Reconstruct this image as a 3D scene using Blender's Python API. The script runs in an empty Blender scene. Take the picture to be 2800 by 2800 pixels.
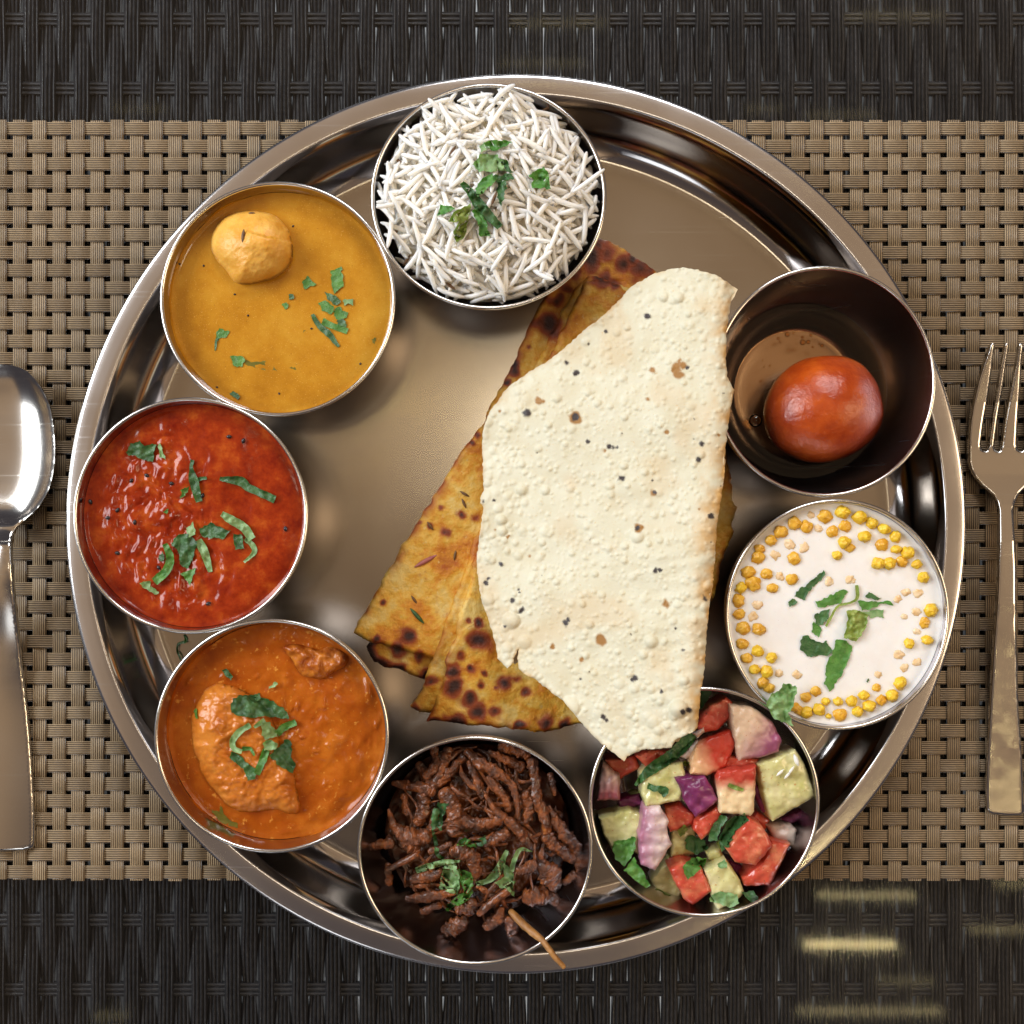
import bpy, math, random
import numpy as np
from mathutils import Vector, geometry, bvhtree
random.seed(7); rng = np.random.default_rng(7)
S = bpy.context.scene
COL = S.collection

# ------------------------------------------------------------------ camera
HC, K = 0.400, 3.81e-4            # lens height above the glass (m); half-frame tangent per pixel of the 2800 px photograph
cam = bpy.data.objects.new('camera', bpy.data.cameras.new('camera')); COL.objects.link(cam)
cam.location = (0, 0, HC); cam.data.sensor_width = 36; cam.data.lens = 18/(1400*K)
cam.data.clip_start = .01; cam.data.clip_end = 20
S.camera = cam

# ------------------------------------------------------------------ world, lamps, exposure
w = bpy.data.worlds.new('World'); S.world = w; w.use_nodes = True
w.node_tree.nodes['Background'].inputs[0].default_value = (.060, .054, .062, 1)
w.node_tree.nodes['Background'].inputs[1].default_value = 1.0

def lamp(name, loc, target, sx, sy, radiance, color):
    d = bpy.data.lights.new(name, 'AREA'); d.shape = 'RECTANGLE'; d.size = sx; d.size_y = sy
    d.energy = radiance*math.pi*sx*sy; d.color = color
    o = bpy.data.objects.new(name, d); COL.objects.link(o); o.location = loc
    o.rotation_euler = (Vector(target)-Vector(loc)).to_track_quat('-Z', 'Y').to_euler()
    return o
ceil = lamp('ceiling_lamp', (.2, .1, 2.3), (.2, .1, 0), 5.0, 5.0, .33, (1.0, .64, .31))
# brown boarded ceiling: uneven boards, and the person who stands at the lower left hides part of it
ceil.data.use_nodes = True; nt_ = ceil.data.node_tree; em = nt_.nodes['Emission']
gp = nt_.nodes.new('ShaderNodeNewGeometry'); vd = nt_.nodes.new('ShaderNodeVectorMath'); vd.operation = 'DISTANCE'; vd.inputs[1].default_value = (-.35, -1.45, 2.3)
nt_.links.new(gp.outputs['Position'], vd.inputs[0])
mr_ = nt_.nodes.new('ShaderNodeMapRange'); mr_.interpolation_type = 'SMOOTHSTEP'
for k_, v_ in (('From Min', .35), ('From Max', 1.7), ('To Min', .12), ('To Max', 1.0)): mr_.inputs[k_].default_value = v_
nt_.links.new(vd.outputs['Value'], mr_.inputs[0])
bd_ = nt_.nodes.new('ShaderNodeTexNoise'); mp_ = nt_.nodes.new('ShaderNodeMapping'); mp_.inputs['Scale'].default_value = (.8, 5, 1)
nt_.links.new(gp.outputs['Position'], mp_.inputs[0]); nt_.links.new(mp_.outputs[0], bd_.inputs['Vector']); bd_.inputs['Scale'].default_value = 1.4
m1 = nt_.nodes.new('ShaderNodeMapRange'); m1.inputs['From Min'].default_value = .3; m1.inputs['From Max'].default_value = .7; m1.inputs['To Min'].default_value = .7; m1.inputs['To Max'].default_value = 1.3
nt_.links.new(bd_.outputs['Fac'], m1.inputs[0]); m2 = nt_.nodes.new('ShaderNodeMath'); m2.operation = 'MULTIPLY'
nt_.links.new(mr_.outputs[0], m2.inputs[0]); nt_.links.new(m1.outputs[0], m2.inputs[1]); nt_.links.new(m2.outputs[0], em.inputs['Strength'])
lamp('overhead_key_lamp', (.10, .20, 2.25), (0, 0, 0), .22, .22, 9, (1.0, .90, .72))
lamp('window_left', (-2.5, .8, 1.65), (0, 0, 0), 2.1, 1.5, 11.6, (.93, .97, 1.0))
lamp('window_top', (.3, 2.2, 1.7), (0, 0, 0), 1.1, .7, 14, (.97, .98, 1.0))
lamp('window_right', (1.9, -.1, 1.5), (0, 0, 0), .9, .9, 6.5, (1.0, .74, .46))
lamp('window_bottom', (-.9, -1.9, 1.4), (0, 0, 0), .6, .5, 2.4, (.92, .96, 1.0))
# light falling through narrow gaps of the roof
for (px, py, ln, h, rad) in [(2325,2585,250,18,42),(2370,2450,270,16,14),(2380,2768,400,14,10),(2750,2545,200,16,6),(2480,2685,160,14,4),(2780,2420,120,14,7),
                             (1530,60,260,16,2.8),(1480,170,240,14,2.4),(2450,40,270,16,2.4),(2300,310,200,14,2.4),(380,295,150,12,2),(2090,295,110,12,2.4),
                             (1100,1160,160,14,14),(1250,1080,120,12,14),(300,2780,100,14,3)]:
    d = (px-1400)*HC*K, (1400-py)*HC*K
    zc = 2.2; f = 1+zc/HC
    lamp('roof_gap_lamp', (d[0]*f, d[1]*f, zc), (d[0]*f, d[1]*f, 0), ln*HC*K*f, h*HC*K*f, rad, (1.0, .80, .38))

S.view_settings.view_transform = 'Standard'; S.view_settings.look = 'None'
S.view_settings.exposure = 0.0; S.view_settings.gamma = 1
S.cycles.use_denoising = True
try: S.cycles.denoiser = 'OPENIMAGEDENOISE'
except Exception: pass
S.cycles.max_bounces = 10; S.cycles.diffuse_bounces = 7; S.cycles.transparent_max_bounces = 16
S.cycles.caustics_reflective = False; S.cycles.caustics_refractive = False
S.cycles.sample_clamp_indirect = 4

# ------------------------------------------------------------------ maths helpers
def W(px, py, z):                 # pixel of the photograph + height (mm) -> metres
    z = np.asarray(z, float)*1e-3
    s = (HC-z)*K
    return (np.asarray(px, float)-1400)*s, (1400-np.asarray(py, float))*s, z
def sc(z): return (HC-z*1e-3)*K*1e3    # mm per pixel at height z (mm)
FR = {'A':(420,490,.3468),'B':(1970,1350,.3364),'C':(1600,1860,.3416),'D':(970,2000,.3468),'E':(410,1680,.3468),
      'R':(900,0,.5176),'T':(0,900,.5176),'P':(900,900,.5176),'M':(900,1800,.5176),'Q':(1800,1800,.5176),'G':(1800,900,.5176),'X':(0,0,1)}
def px(fr, pts):
    a, b, s = FR[fr]
    p = np.asarray(pts, float).reshape(-1, 2)*s
    return p+np.array([a, b])
def _h(ix, iy, iz, s):
    n = (ix*374761393+iy*668265263+iz*2147483647+s*1274126177) & 0xffffffff
    n = ((n ^ (n >> 13))*1274126177) & 0xffffffff
    n = n ^ (n >> 16)
    return (n & 0xffff)/65535.0
def vn(x, y, z=0, s=0):           # value noise, -1..1
    x, y, z = np.broadcast_arrays(np.asarray(x, float), np.asarray(y, float), np.asarray(z, float))
    i, j, k = np.floor(x).astype(np.int64), np.floor(y).astype(np.int64), np.floor(z).astype(np.int64)
    u, v, t = x-i, y-j, z-k
    u, v, t = u*u*(3-2*u), v*v*(3-2*v), t*t*(3-2*t)
    r = 0
    for a in (0, 1):
        for b in (0, 1):
            for c in (0, 1):
                r = r+_h(i+a, j+b, k+c, s)*(u if a else 1-u)*(v if b else 1-v)*(t if c else 1-t)
    return r*2-1
def fbm(x, y, z=0, s=0, o=4):
    r, a = 0, .5
    for q in range(o):
        r = r+a*vn(x*2**q, y*2**q, np.asarray(z)*2**q, s+q*17); a *= .5
    return r
def smooth(a, b, x):
    t = np.clip((x-a)/(b-a), 0, 1); return t*t*(3-2*t)
def pdist(X, Y, poly):            # distance to an outline
    a = poly; b = np.roll(poly, -1, 0); d = b-a; L = (d**2).sum(1)+1e-9
    out = np.empty(len(X))
    for i in range(0, len(X), 4000):
        qx, qy = X[i:i+4000, None], Y[i:i+4000, None]
        t = np.clip(((qx-a[:, 0])*d[:, 0]+(qy-a[:, 1])*d[:, 1])/L, 0, 1)
        out[i:i+4000] = np.sqrt(((qx-a[:, 0]-t*d[:, 0])**2+(qy-a[:, 1]-t*d[:, 1])**2).min(1))
    return out
def inside(X, Y, poly):
    r = np.zeros(len(X), bool); n = len(poly)
    for i in range(n):
        x1, y1 = poly[i]; x2, y2 = poly[(i+1) % n]
        if y1 == y2: continue
        c = (y1 > Y) != (y2 > Y)
        r ^= c & (X < (x2-x1)*(Y-y1)/(y2-y1)+x1)
    return r
def resample(poly, sp, jag=0, seed=0, closed=True, wob=None):
    out = []; n = len(poly)
    for i in range(n if closed else n-1):
        a, b = poly[i], poly[(i+1) % n]; L = np.hypot(*(b-a)); m = max(1, int(round(L/sp)))
        for q in range(m): out.append(a+(b-a)*q/m)
    if not closed: out.append(poly[-1])
    o = np.array(out)
    if jag:
        f = wob or sp*2.2
        o = o+np.stack([fbm(o[:, 0]/f, o[:, 1]/f, 0, seed, 3), fbm(o[:, 0]/f, o[:, 1]/f, 0, seed+51, 3)], 1)*2*jag
    return o

# ------------------------------------------------------------------ object helpers
def tag(o, label=None, cat=None, group=None, kind=None):
    if label: o['label'] = label
    if cat: o['category'] = cat
    if group: o['group'] = group
    if kind: o['kind'] = kind
    return o
def mesh(name, V, F, m, smooth_deg=None, attrs=None):
    me = bpy.data.meshes.new(name); me.from_pydata([tuple(v) for v in V], [], [tuple(f) for f in F])
    me.materials.append(m)
    if smooth_deg is not None:
        me.polygons.foreach_set('use_smooth', [True]*len(me.polygons))
        if smooth_deg < 180: me.set_sharp_from_angle(angle=math.radians(smooth_deg))
    for k, v in (attrs or {}).items():
        me.attributes.new(k, 'FLOAT', 'POINT').data.foreach_set('value', np.asarray(v, np.float32))
    me.update(); return me
SURF = {}
def obj(name, V, F, m, parent=None, sm=60, attrs=None, surf=None, origin=True):
    V = np.asarray(V, float)
    if surf: SURF.setdefault(surf, []).append((V.copy(), [tuple(f) for f in F]))
    c = np.zeros(3)
    if origin and parent is None:
        c = np.array([(V[:, 0].min()+V[:, 0].max())/2, (V[:, 1].min()+V[:, 1].max())/2, V[:, 2].min()])
    elif parent is not None:
        q = parent
        while q is not None: c = c+np.array(q.location); q = q.parent
    me = mesh(name, V-c, F, m, sm, attrs)
    o = bpy.data.objects.new(name, me); COL.objects.link(o)
    if parent is not None: o.parent = parent
    else: o.location = c
    return o
def empty(name, loc):
    o = bpy.data.objects.new(name, None); COL.objects.link(o); o.location = loc; o.empty_display_size = .01
    return o
def lathe(prof, n=128, close=False):
    V, F = [], []
    for (r, z) in prof:
        for k in range(n):
            a = 2*math.pi*k/n; V.append((r*math.cos(a), r*math.sin(a), z))
    for i in range(len(prof)-1):
        for k in range(n):
            k2 = (k+1) % n
            F.append((i*n+k, i*n+k2, (i+1)*n+k2, (i+1)*n+k))
    if close:
        i = len(prof)-1
        for k in range(n): F.append((i*n+k, i*n+(k+1) % n, (k+1) % n, k))
    return np.array(V), F
def spline(pts, n):               # Catmull-Rom through rows of any width
    p = np.asarray(pts, float)
    if len(p) == 2: return p[0]+(p[1]-p[0])*np.linspace(0, 1, n)[:, None]
    e = np.vstack([2*p[0]-p[1], p, 2*p[-1]-p[-2]]); out = []
    for t in np.linspace(0, len(p)-1-1e-6, n):
        i = int(t); u = t-i; a, b, c, d = e[i:i+4]
        out.append(.5*(2*b+(c-a)*u+(2*a-5*b+4*c-d)*u*u+(3*b-a-3*c+d)*u**3))
    return np.array(out)
def smooth_poly(p, n=8):
    p = np.asarray(p, float); q = np.vstack([p[-2:], p, p[:2]]); s_ = spline(q, (len(q)-1)*n+1); return s_[2*n:(2+len(p))*n]
def sheet(outline, zf, sp, thick, jag=0, seed=0, shift=(0, 0), rows=1, wob=None, rawoutline=False):
    """outline in photo pixels, zf(X, Y, dist) gives the top surface height in mm; returns verts, faces, pixel coords of every vertex, dist"""
    ol = np.asarray(outline, float) if rawoutline else resample(np.asarray(outline, float), sp, jag, seed, wob=wob)
    x0, y0 = ol.min(0); x1, y1 = ol.max(0)
    gy, gx = np.meshgrid(np.arange(y0, y1, sp*.87), np.arange(x0, x1, sp), indexing='ij')
    gx = gx+(np.arange(gx.shape[0]) % 2)[:, None]*sp*.5
    X, Y = gx.ravel(), gy.ravel()
    k = inside(X, Y, ol); X, Y = X[k], Y[k]
    if len(X):
        d = pdist(X, Y, ol); k = d > sp*.55; X, Y = X[k], Y[k]
    n = len(ol)
    pts = [Vector((float(a), float(b))) for a, b in ol]+[Vector((float(a), float(b))) for a, b in zip(X, Y)]
    r = geometry.delaunay_2d_cdt(pts, [(i, (i+1) % n) for i in range(n)], [], 1, 1e-5)
    P = np.array([(v.x, v.y) for v in r[0]]); tri = [tuple(f) for f in r[2]]
    D = pdist(P[:, 0], P[:, 1], ol)
    z = np.asarray(zf(P[:, 0], P[:, 1], D), float)*np.ones(len(P))
    top = np.stack(W(P[:, 0], P[:, 1], z), 1)
    T = np.array(tri); ab, ac = top[T[:, 1]]-top[T[:, 0]], top[T[:, 2]]-top[T[:, 0]]
    fl = ab[:, 0]*ac[:, 1]-ab[:, 1]*ac[:, 0] < 0; T[fl] = T[fl][:, [0, 2, 1]]
    F = T.tolist(); nP = len(P)
    E = np.vstack([T[:, [0, 1]], T[:, [1, 2]], T[:, [2, 0]]]); key = E[:, 0]*nP+E[:, 1]; rev = E[:, 1]*nP+E[:, 0]
    bd = E[~np.isin(key, rev)].tolist()
    m = len(P); V = [top]; PP = [P]; DD = [D]
    for q in range(1, rows+1):
        t = q/rows; b = top.copy(); b[:, 2] -= thick*1e-3*t; b[:, 0] += shift[0]*1e-3*t; b[:, 1] += shift[1]*1e-3*t
        V.append(b); PP.append(P); DD.append(D)
    # only the last row keeps its inner faces
    FF = list(F)
    for q in range(rows):
        for (a, b) in bd: FF.append((b+q*m, a+q*m, a+(q+1)*m, b+(q+1)*m))
    FF += [(f[0]+rows*m, f[2]+rows*m, f[1]+rows*m) for f in F]
    V = np.vstack(V); PP = np.vstack(PP); DD = np.concatenate(DD)
    used = np.zeros(len(V), bool)
    for f in FF: used[list(f)] = True
    idx = (np.cumsum(used)-1).tolist()
    FF = [tuple([idx[i] for i in f]) for f in FF]
    return V[used], FF, PP[used], DD[used]
def ribbon(pts):                  # rows x, y, width -> outline
    p = spline(pts, max(6, len(pts)*5)); d = np.gradient(p[:, :2], axis=0); d /= np.linalg.norm(d, axis=1)[:, None]+1e-9
    n = np.stack([-d[:, 1], d[:, 0]], 1)*p[:, 2:3]*.5
    return np.vstack([p[:, :2]+n, (p[:, :2]-n)[::-1]])
def tube(pts, rad, n=10, steps=None, amp=0, freq=1, seed=0, flat=1.0, capr=.35, wr=0):
    """pts in mm world, rad in mm"""
    q = np.hstack([np.asarray(pts, float), np.asarray(rad, float)[:, None]])
    L = np.linalg.norm(np.diff(q[:, :3], axis=0), axis=1).sum(); r0 = q[:, 3].mean()
    m = steps or int(max(6, min(40, L/(r0*.45))))
    q = spline(q, m); P, R = q[:, :3], np.maximum(q[:, 3], .05)
    t = np.gradient(P, axis=0); t /= np.linalg.norm(t, axis=1)[:, None]+1e-9
    # rounded ends
    P = np.vstack([P[0]-t[0]*R[0]*.6, P[0]-t[0]*R[0]*.45, P, P[-1]+t[-1]*R[-1]*.45, P[-1]+t[-1]*R[-1]*.6])
    t = np.vstack([t[0], t[0], t, t[-1], t[-1]]); R = np.concatenate([[R[0]*.15, R[0]*.7], R, [R[-1]*.7, R[-1]*.15]])
    up = np.array([0, 0, 1.]); V, F = [], []
    for i in range(len(P)):
        a = np.cross(t[i], up); a /= np.linalg.norm(a)+1e-9; b = np.cross(a, t[i])
        for k in range(n):
            th = 2*math.pi*k/n; V.append(P[i]+R[i]*(math.cos(th)*a+math.sin(th)*b*flat))
    V = np.array(V)
    if wr:                         # shrivelled skin: ridges and grooves running lengthwise, twisting slowly
        ii = np.repeat(np.arange(len(P)), n); th_ = np.tile(2*math.pi*np.arange(n)/n, len(P))+ii*.05; c = np.repeat(P, n, 0)
        g_ = vn(np.cos(th_)*2.3+seed, np.sin(th_)*2.3, ii*.13, seed)+.5*vn(np.cos(th_)*4+seed, np.sin(th_)*4, ii*.45, seed+3)
        V = c+(V-c)*(1+wr*g_)[:, None]
    if amp:
        c = np.repeat(P, n, 0); dirn = V-c; f = 1+amp*fbm(V[:, 0]*freq, V[:, 1]*freq, V[:, 2]*freq, seed, 3)*2
        V = c+dirn*f[:, None]
    for i in range(len(P)-1):
        for k in range(n): F.append((i*n+k, i*n+(k+1) % n, (i+1)*n+(k+1) % n, (i+1)*n+k))
    F.append(tuple(range(n))[::-1]); F.append(tuple((len(P)-1)*n+k for k in range(n)))
    return V*1e-3, F
def ball(c, r, nu=18, nv=12, amp=0, freq=1, seed=0):   # mm
    V, F = [], []
    for i in range(nv+1):
        ph = math.pi*i/nv
        for k in range(nu):
            th = 2*math.pi*k/nu; V.append((math.sin(ph)*math.cos(th), math.sin(ph)*math.sin(th), math.cos(ph)))
    V = np.array(V); c = np.array(c, float); r = np.array(r, float)*np.ones(3)
    f = 1+(amp*fbm(V[:, 0]*freq+seed, V[:, 1]*freq, V[:, 2]*freq, seed, 3)*2 if amp else 0)
    V = c+V*r*(f[:, None] if amp else 1)
    for i in range(nv):
        for k in range(nu): F.append((i*nu+k, (i+1)*nu+k, (i+1)*nu+(k+1) % nu, i*nu+(k+1) % nu))
    return V*1e-3, F
def join(parts):
    V, F, o = [], [], 0
    for v, f in parts:
        V.append(v); F += [tuple(i+o for i in q) for q in f]; o += len(v)
    return np.vstack(V), F
def disc(cx, cy, rx, ry, zf, nr=40, na=120):          # px centre, mm radii; zf(x mm local, y mm local, r 0..1) -> z mm
    rr = np.linspace(0, 1, nr+1)[1:]; a = np.linspace(0, 2*math.pi, na, endpoint=False)
    x = np.concatenate([[0], (rr[:, None]*np.cos(a)*rx).ravel()]); y = np.concatenate([[0], (rr[:, None]*np.sin(a)*ry).ravel()])
    r = np.concatenate([[0], np.repeat(rr, na)])
    z = zf(x, y, r)*np.ones(len(x)); V = np.stack([(cx+x)*1e-3, (cy+y)*1e-3, z*1e-3], 1); F = []
    for k in range(na): F.append((0, 1+k, 1+(k+1) % na))
    for i in range(nr-1):
        for k in range(na): F.append((1+i*na+k, 1+(i+1)*na+k, 1+(i+1)*na+(k+1) % na, 1+i*na+(k+1) % na))
    return V, F

# ------------------------------------------------------------------ materials
class NT:
    def __init__(s, name):
        s.m = bpy.data.materials.new(name); s.m.use_nodes = True; s.t = s.m.node_tree; s.b = s.t.nodes['Principled BSDF']
        s.out = s.t.nodes['Material Output']
        s.tc = s.n('ShaderNodeTexCoord').outputs['Object']
    def n(s, typ, **kw):
        q = s.t.nodes.new(typ)
        for k, v in kw.items(): setattr(q, k, v)
        return q
    def l(s, a, b): s.t.links.new(a, b)
    def noise(s, scale, detail=4, rough=.55, vec=None, rnd=False):
        q = s.n('ShaderNodeTexNoise'); q.inputs['Scale'].default_value = scale; q.inputs['Detail'].default_value = detail
        q.inputs['Roughness'].default_value = rough
        s.l(vec or s.tc, q.inputs['Vector'])
        if rnd:
            q.noise_dimensions = '4D'; i = s.n('ShaderNodeObjectInfo'); m = s.n('ShaderNodeMath', operation='MULTIPLY'); m.inputs[1].default_value = 37
            s.l(i.outputs['Random'], m.inputs[0]); s.l(m.outputs[0], q.inputs['W'])
        return q.outputs['Fac']
    def ramp(s, fac, stops):
        q = s.n('ShaderNodeValToRGB'); e = q.color_ramp.elements
        while len(e) < len(stops): e.new(.5)
        for el, (p, c) in zip(e, stops):
            el.position = p; el.color = (*c, 1) if len(c) == 3 else c
        s.l(fac, q.inputs[0]); return q.outputs[0]
    def mix(s, fac, a, b, blend='MIX'):
        q = s.n('ShaderNodeMix', data_type='RGBA', blend_type=blend)
        for v, i in ((fac, 0), (a, 6), (b, 7)):
            if isinstance(v, (int, float)): q.inputs[i].default_value = v
            elif isinstance(v, tuple): q.inputs[i].default_value = (*v, 1)
            else: s.l(v, q.inputs[i])
        return q.outputs[2]
    def math(s, op, a, b=None):
        q = s.n('ShaderNodeMath', operation=op)
        for i, v in enumerate((a, b)):
            if v is None: continue
            if isinstance(v, (int, float)): q.inputs[i].default_value = v
            else: s.l(v, q.inputs[i])
        return q.outputs[0]
    def attr(s, name): return s.n('ShaderNodeAttribute', attribute_name=name).outputs['Fac']
    def bump(s, h, strength=.3, dist=.0004):
        q = s.n('ShaderNodeBump'); q.inputs['Strength'].default_value = strength; q.inputs['Distance'].default_value = dist
        s.l(h, q.inputs['Height'])
        if s.b.inputs['Normal'].links: s.l(s.b.inputs['Normal'].links[0].from_socket, q.inputs['Normal'])
        s.l(q.outputs[0], s.b.inputs['Normal']); return s
    def set(s, **kw):
        N = dict(col='Base Color', rough='Roughness', metal='Metallic', spec='Specular IOR Level', sss='Subsurface Weight', ior='IOR', coat='Coat Weight',
                 coatr='Coat Roughness', alpha='Alpha', trans='Transmission Weight', sheen='Sheen Weight', aniso='Anisotropic')
        for k, v in kw.items():
            i = s.b.inputs[N[k]]
            if isinstance(v, (int, float)): i.default_value = v
            elif isinstance(v, tuple): i.default_value = (*v, 1)
            else: s.l(v, i)
        return s
    def sub(s, wgt, rad=(1, .5, .3), scale=.002):
        s.b.inputs['Subsurface Weight'].default_value = wgt; s.b.inputs['Subsurface Radius'].default_value = rad; s.b.inputs['Subsurface Scale'].default_value = scale
        return s
def simple(name, c1, c2, nscale=300, rough=.4, spec=.5, bump=0, bscale=900, sss=0, rad=(1, .5, .3), scl=.0015, rnd=True, lo=.35, hi=.65, specks=None, coat=0, coatr=.1):
    t = NT(name); col = t.ramp(t.noise(nscale, 5, .6, rnd=rnd), [(lo, c1), (hi, c2)])
    if specks:
        sc_, thr, sccol = specks
        col = t.mix(t.ramp(t.noise(sc_, 2, .5), [(thr, (0, 0, 0)), (thr+.03, (1, 1, 1))]), col, sccol)
    t.set(col=col, rough=rough, spec=spec, coat=coat, coatr=coatr)
    if bump: t.bump(t.noise(bscale, 5, .6), bump, .0006)
    if sss: t.sub(sss, rad, scl)
    return t.m

def steel(name, col, r0, r1, scale=(400, 400, 400), bump=.03, circ=False, aniso=0):
    t = NT(name); v = t.tc
    if circ:                       # brushing that runs round the axis
        sp = t.n('ShaderNodeSeparateXYZ'); t.l(v, sp.inputs[0])
        r = t.math('SQRT', t.math('ADD', t.math('MULTIPLY', sp.outputs[0], sp.outputs[0]), t.math('MULTIPLY', sp.outputs[1], sp.outputs[1])))
        a = t.math('ARCTAN2', sp.outputs[1], sp.outputs[0])
        cb = t.n('ShaderNodeCombineXYZ'); t.l(t.math('MULTIPLY', r, 1500.), cb.inputs[0]); t.l(t.math('MULTIPLY', a, 3.), cb.inputs[1]); t.l(t.math('MULTIPLY', sp.outputs[2], 1500.), cb.inputs[2])
        nz = t.noise(1.0, 3, .6, vec=cb.outputs[0])
    else: nz = t.noise(900, 3, .6)
    big = t.noise(22, 2, .5)
    scr = t.n('ShaderNodeMapping'); scr.inputs['Scale'].default_value = (12, 1100, 12); scr.inputs['Rotation'].default_value = (0, 0, .5); t.l(t.tc, scr.inputs['Vector'])
    scratch = t.ramp(t.noise(1.0, 1, .5, vec=scr.outputs[0]), [(.66, (0, 0, 0)), (.74, (1, 1, 1))])
    rr = t.n('ShaderNodeMapRange'); rr.inputs['To Min'].default_value = r0; rr.inputs['To Max'].default_value = r1; rr.inputs['From Min'].default_value = .3; rr.inputs['From Max'].default_value = .7
    t.l(big, rr.inputs[0])
    t.set(col=t.mix(big, tuple(c*.9 for c in col), col), rough=t.math('ADD', rr.outputs[0], t.math('MULTIPLY', scratch, .05)), metal=1.0)
    if bump: t.bump(nz, bump, .0003)
    if aniso:
        t.set(aniso=aniso); tg = t.n('ShaderNodeTangent', direction_type='RADIAL', axis='Z'); t.l(tg.outputs[0], t.b.inputs['Tangent'])
    return t.m
M = {}
M['tray_floor'] = steel('brushed_tray_steel', (.49, .44, .375), .17, .25, bump=0, circ=True)
M['tray_wall'] = steel('polished_tray_steel', (.56, .53, .52), .07, .13, bump=.03, circ=True)
M['tray_rim'] = steel('satin_rim_steel', (.68, .66, .66), .17, .24, bump=0, circ=True)
M['bowl'] = steel('bowl_steel', (.62, .58, .60), .17, .25, bump=.05, circ=True, aniso=.5)
M['bowl_out'] = steel('bowl_outside_steel', (.46, .43, .42), .42, .50, bump=0)
M['bowl_rim'] = steel('bowl_rim_steel', (.80, .78, .76), .16, .22, bump=.02)
M['cutlery'] = steel('cutlery_steel', (.68, .65, .61), .10, .20, bump=.02)

t = NT('dark_woven_fibre')
g = t.n('ShaderNodeMapping'); g.inputs['Scale'].default_value = (500, 500, 500); t.l(t.tc, g.inputs['Vector'])
t.set(col=t.ramp(t.noise(1, 4, .6, vec=g.outputs[0], rnd=True), [(.3, (.032, .034, .042)), (.7, (.078, .080, .088))]), rough=.40, spec=.35)
t.bump(t.noise(1500, 3), .15); M['fibre'] = t.m

def strip_mat(name, axis):
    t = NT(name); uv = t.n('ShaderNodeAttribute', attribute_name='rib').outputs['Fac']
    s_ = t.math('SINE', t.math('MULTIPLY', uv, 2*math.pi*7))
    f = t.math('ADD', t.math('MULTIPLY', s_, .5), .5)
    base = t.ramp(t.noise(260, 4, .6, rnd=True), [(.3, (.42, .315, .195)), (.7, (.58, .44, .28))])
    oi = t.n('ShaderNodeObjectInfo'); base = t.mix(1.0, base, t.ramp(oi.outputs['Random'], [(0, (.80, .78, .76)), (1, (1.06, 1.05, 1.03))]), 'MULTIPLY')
    t.set(col=t.mix(t.ramp(f, [(.15, (.0, 0, 0)), (.6, (1, 1, 1))]), (.075, .052, .033), base), rough=.34, spec=.5)  # grooves between ribs darkened: their shade is put into the colour, beside the bump
    t.bump(f, 1.0, .0005); return t.m
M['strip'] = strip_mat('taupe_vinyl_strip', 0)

def clear(name, tint, ior, rough=.0):
    t = NT(name); tr = t.n('ShaderNodeBsdfTransparent'); tr.inputs[0].default_value = (*tint, 1)
    gl = t.n('ShaderNodeBsdfGlossy'); gl.inputs['Roughness'].default_value = rough
    fr = t.n('ShaderNodeFresnel'); fr.inputs[0].default_value = ior; mx = t.n('ShaderNodeMixShader')
    t.l(fr.outputs[0], mx.inputs[0]); t.l(tr.outputs[0], mx.inputs[1]); t.l(gl.outputs[0], mx.inputs[2]); t.l(mx.outputs[0], t.out.inputs[0])
    return t.m
M['glass'] = clear('table_glass', (.98, .985, .985), 1.26, .05)
M['syrup'] = clear('sugar_syrup', (.98, .80, .58), 1.42, .0)
M['floor'] = simple('pale_floor', (.34, .38, .41), (.40, .43, .46), 3, .6)
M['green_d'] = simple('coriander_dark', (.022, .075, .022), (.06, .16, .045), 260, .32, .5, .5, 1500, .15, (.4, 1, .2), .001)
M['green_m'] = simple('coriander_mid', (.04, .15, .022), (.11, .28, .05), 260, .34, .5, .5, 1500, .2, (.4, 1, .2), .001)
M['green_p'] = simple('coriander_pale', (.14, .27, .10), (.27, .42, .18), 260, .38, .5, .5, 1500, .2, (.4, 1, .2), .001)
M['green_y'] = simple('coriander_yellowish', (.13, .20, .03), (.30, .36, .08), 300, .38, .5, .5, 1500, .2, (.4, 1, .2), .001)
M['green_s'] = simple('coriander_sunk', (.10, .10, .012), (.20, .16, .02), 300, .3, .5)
M['rice'] = simple('basmati_rice', (.96, .90, .79), (.98, .94, .86), 200, .34, .4, .05, 900, .8, (1, .88, .7), .005)
M['seed'] = simple('cumin_seed', (.09, .04, .015), (.17, .085, .03), 900, .5)
M['black'] = simple('black_seed', (.012, .010, .012), (.03, .025, .03), 900, .25)
# ================================================================== the setting
V = np.array([(-3, -3, -.62), (3, -3, -.62), (3, 3, -.62), (-3, 3, -.62)], float)
tag(obj('floor', V, [(0, 1, 2, 3)], M['floor'], sm=None), kind='structure', label='pale floor glimpsed through slits of the woven table', cat='floor')

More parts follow.
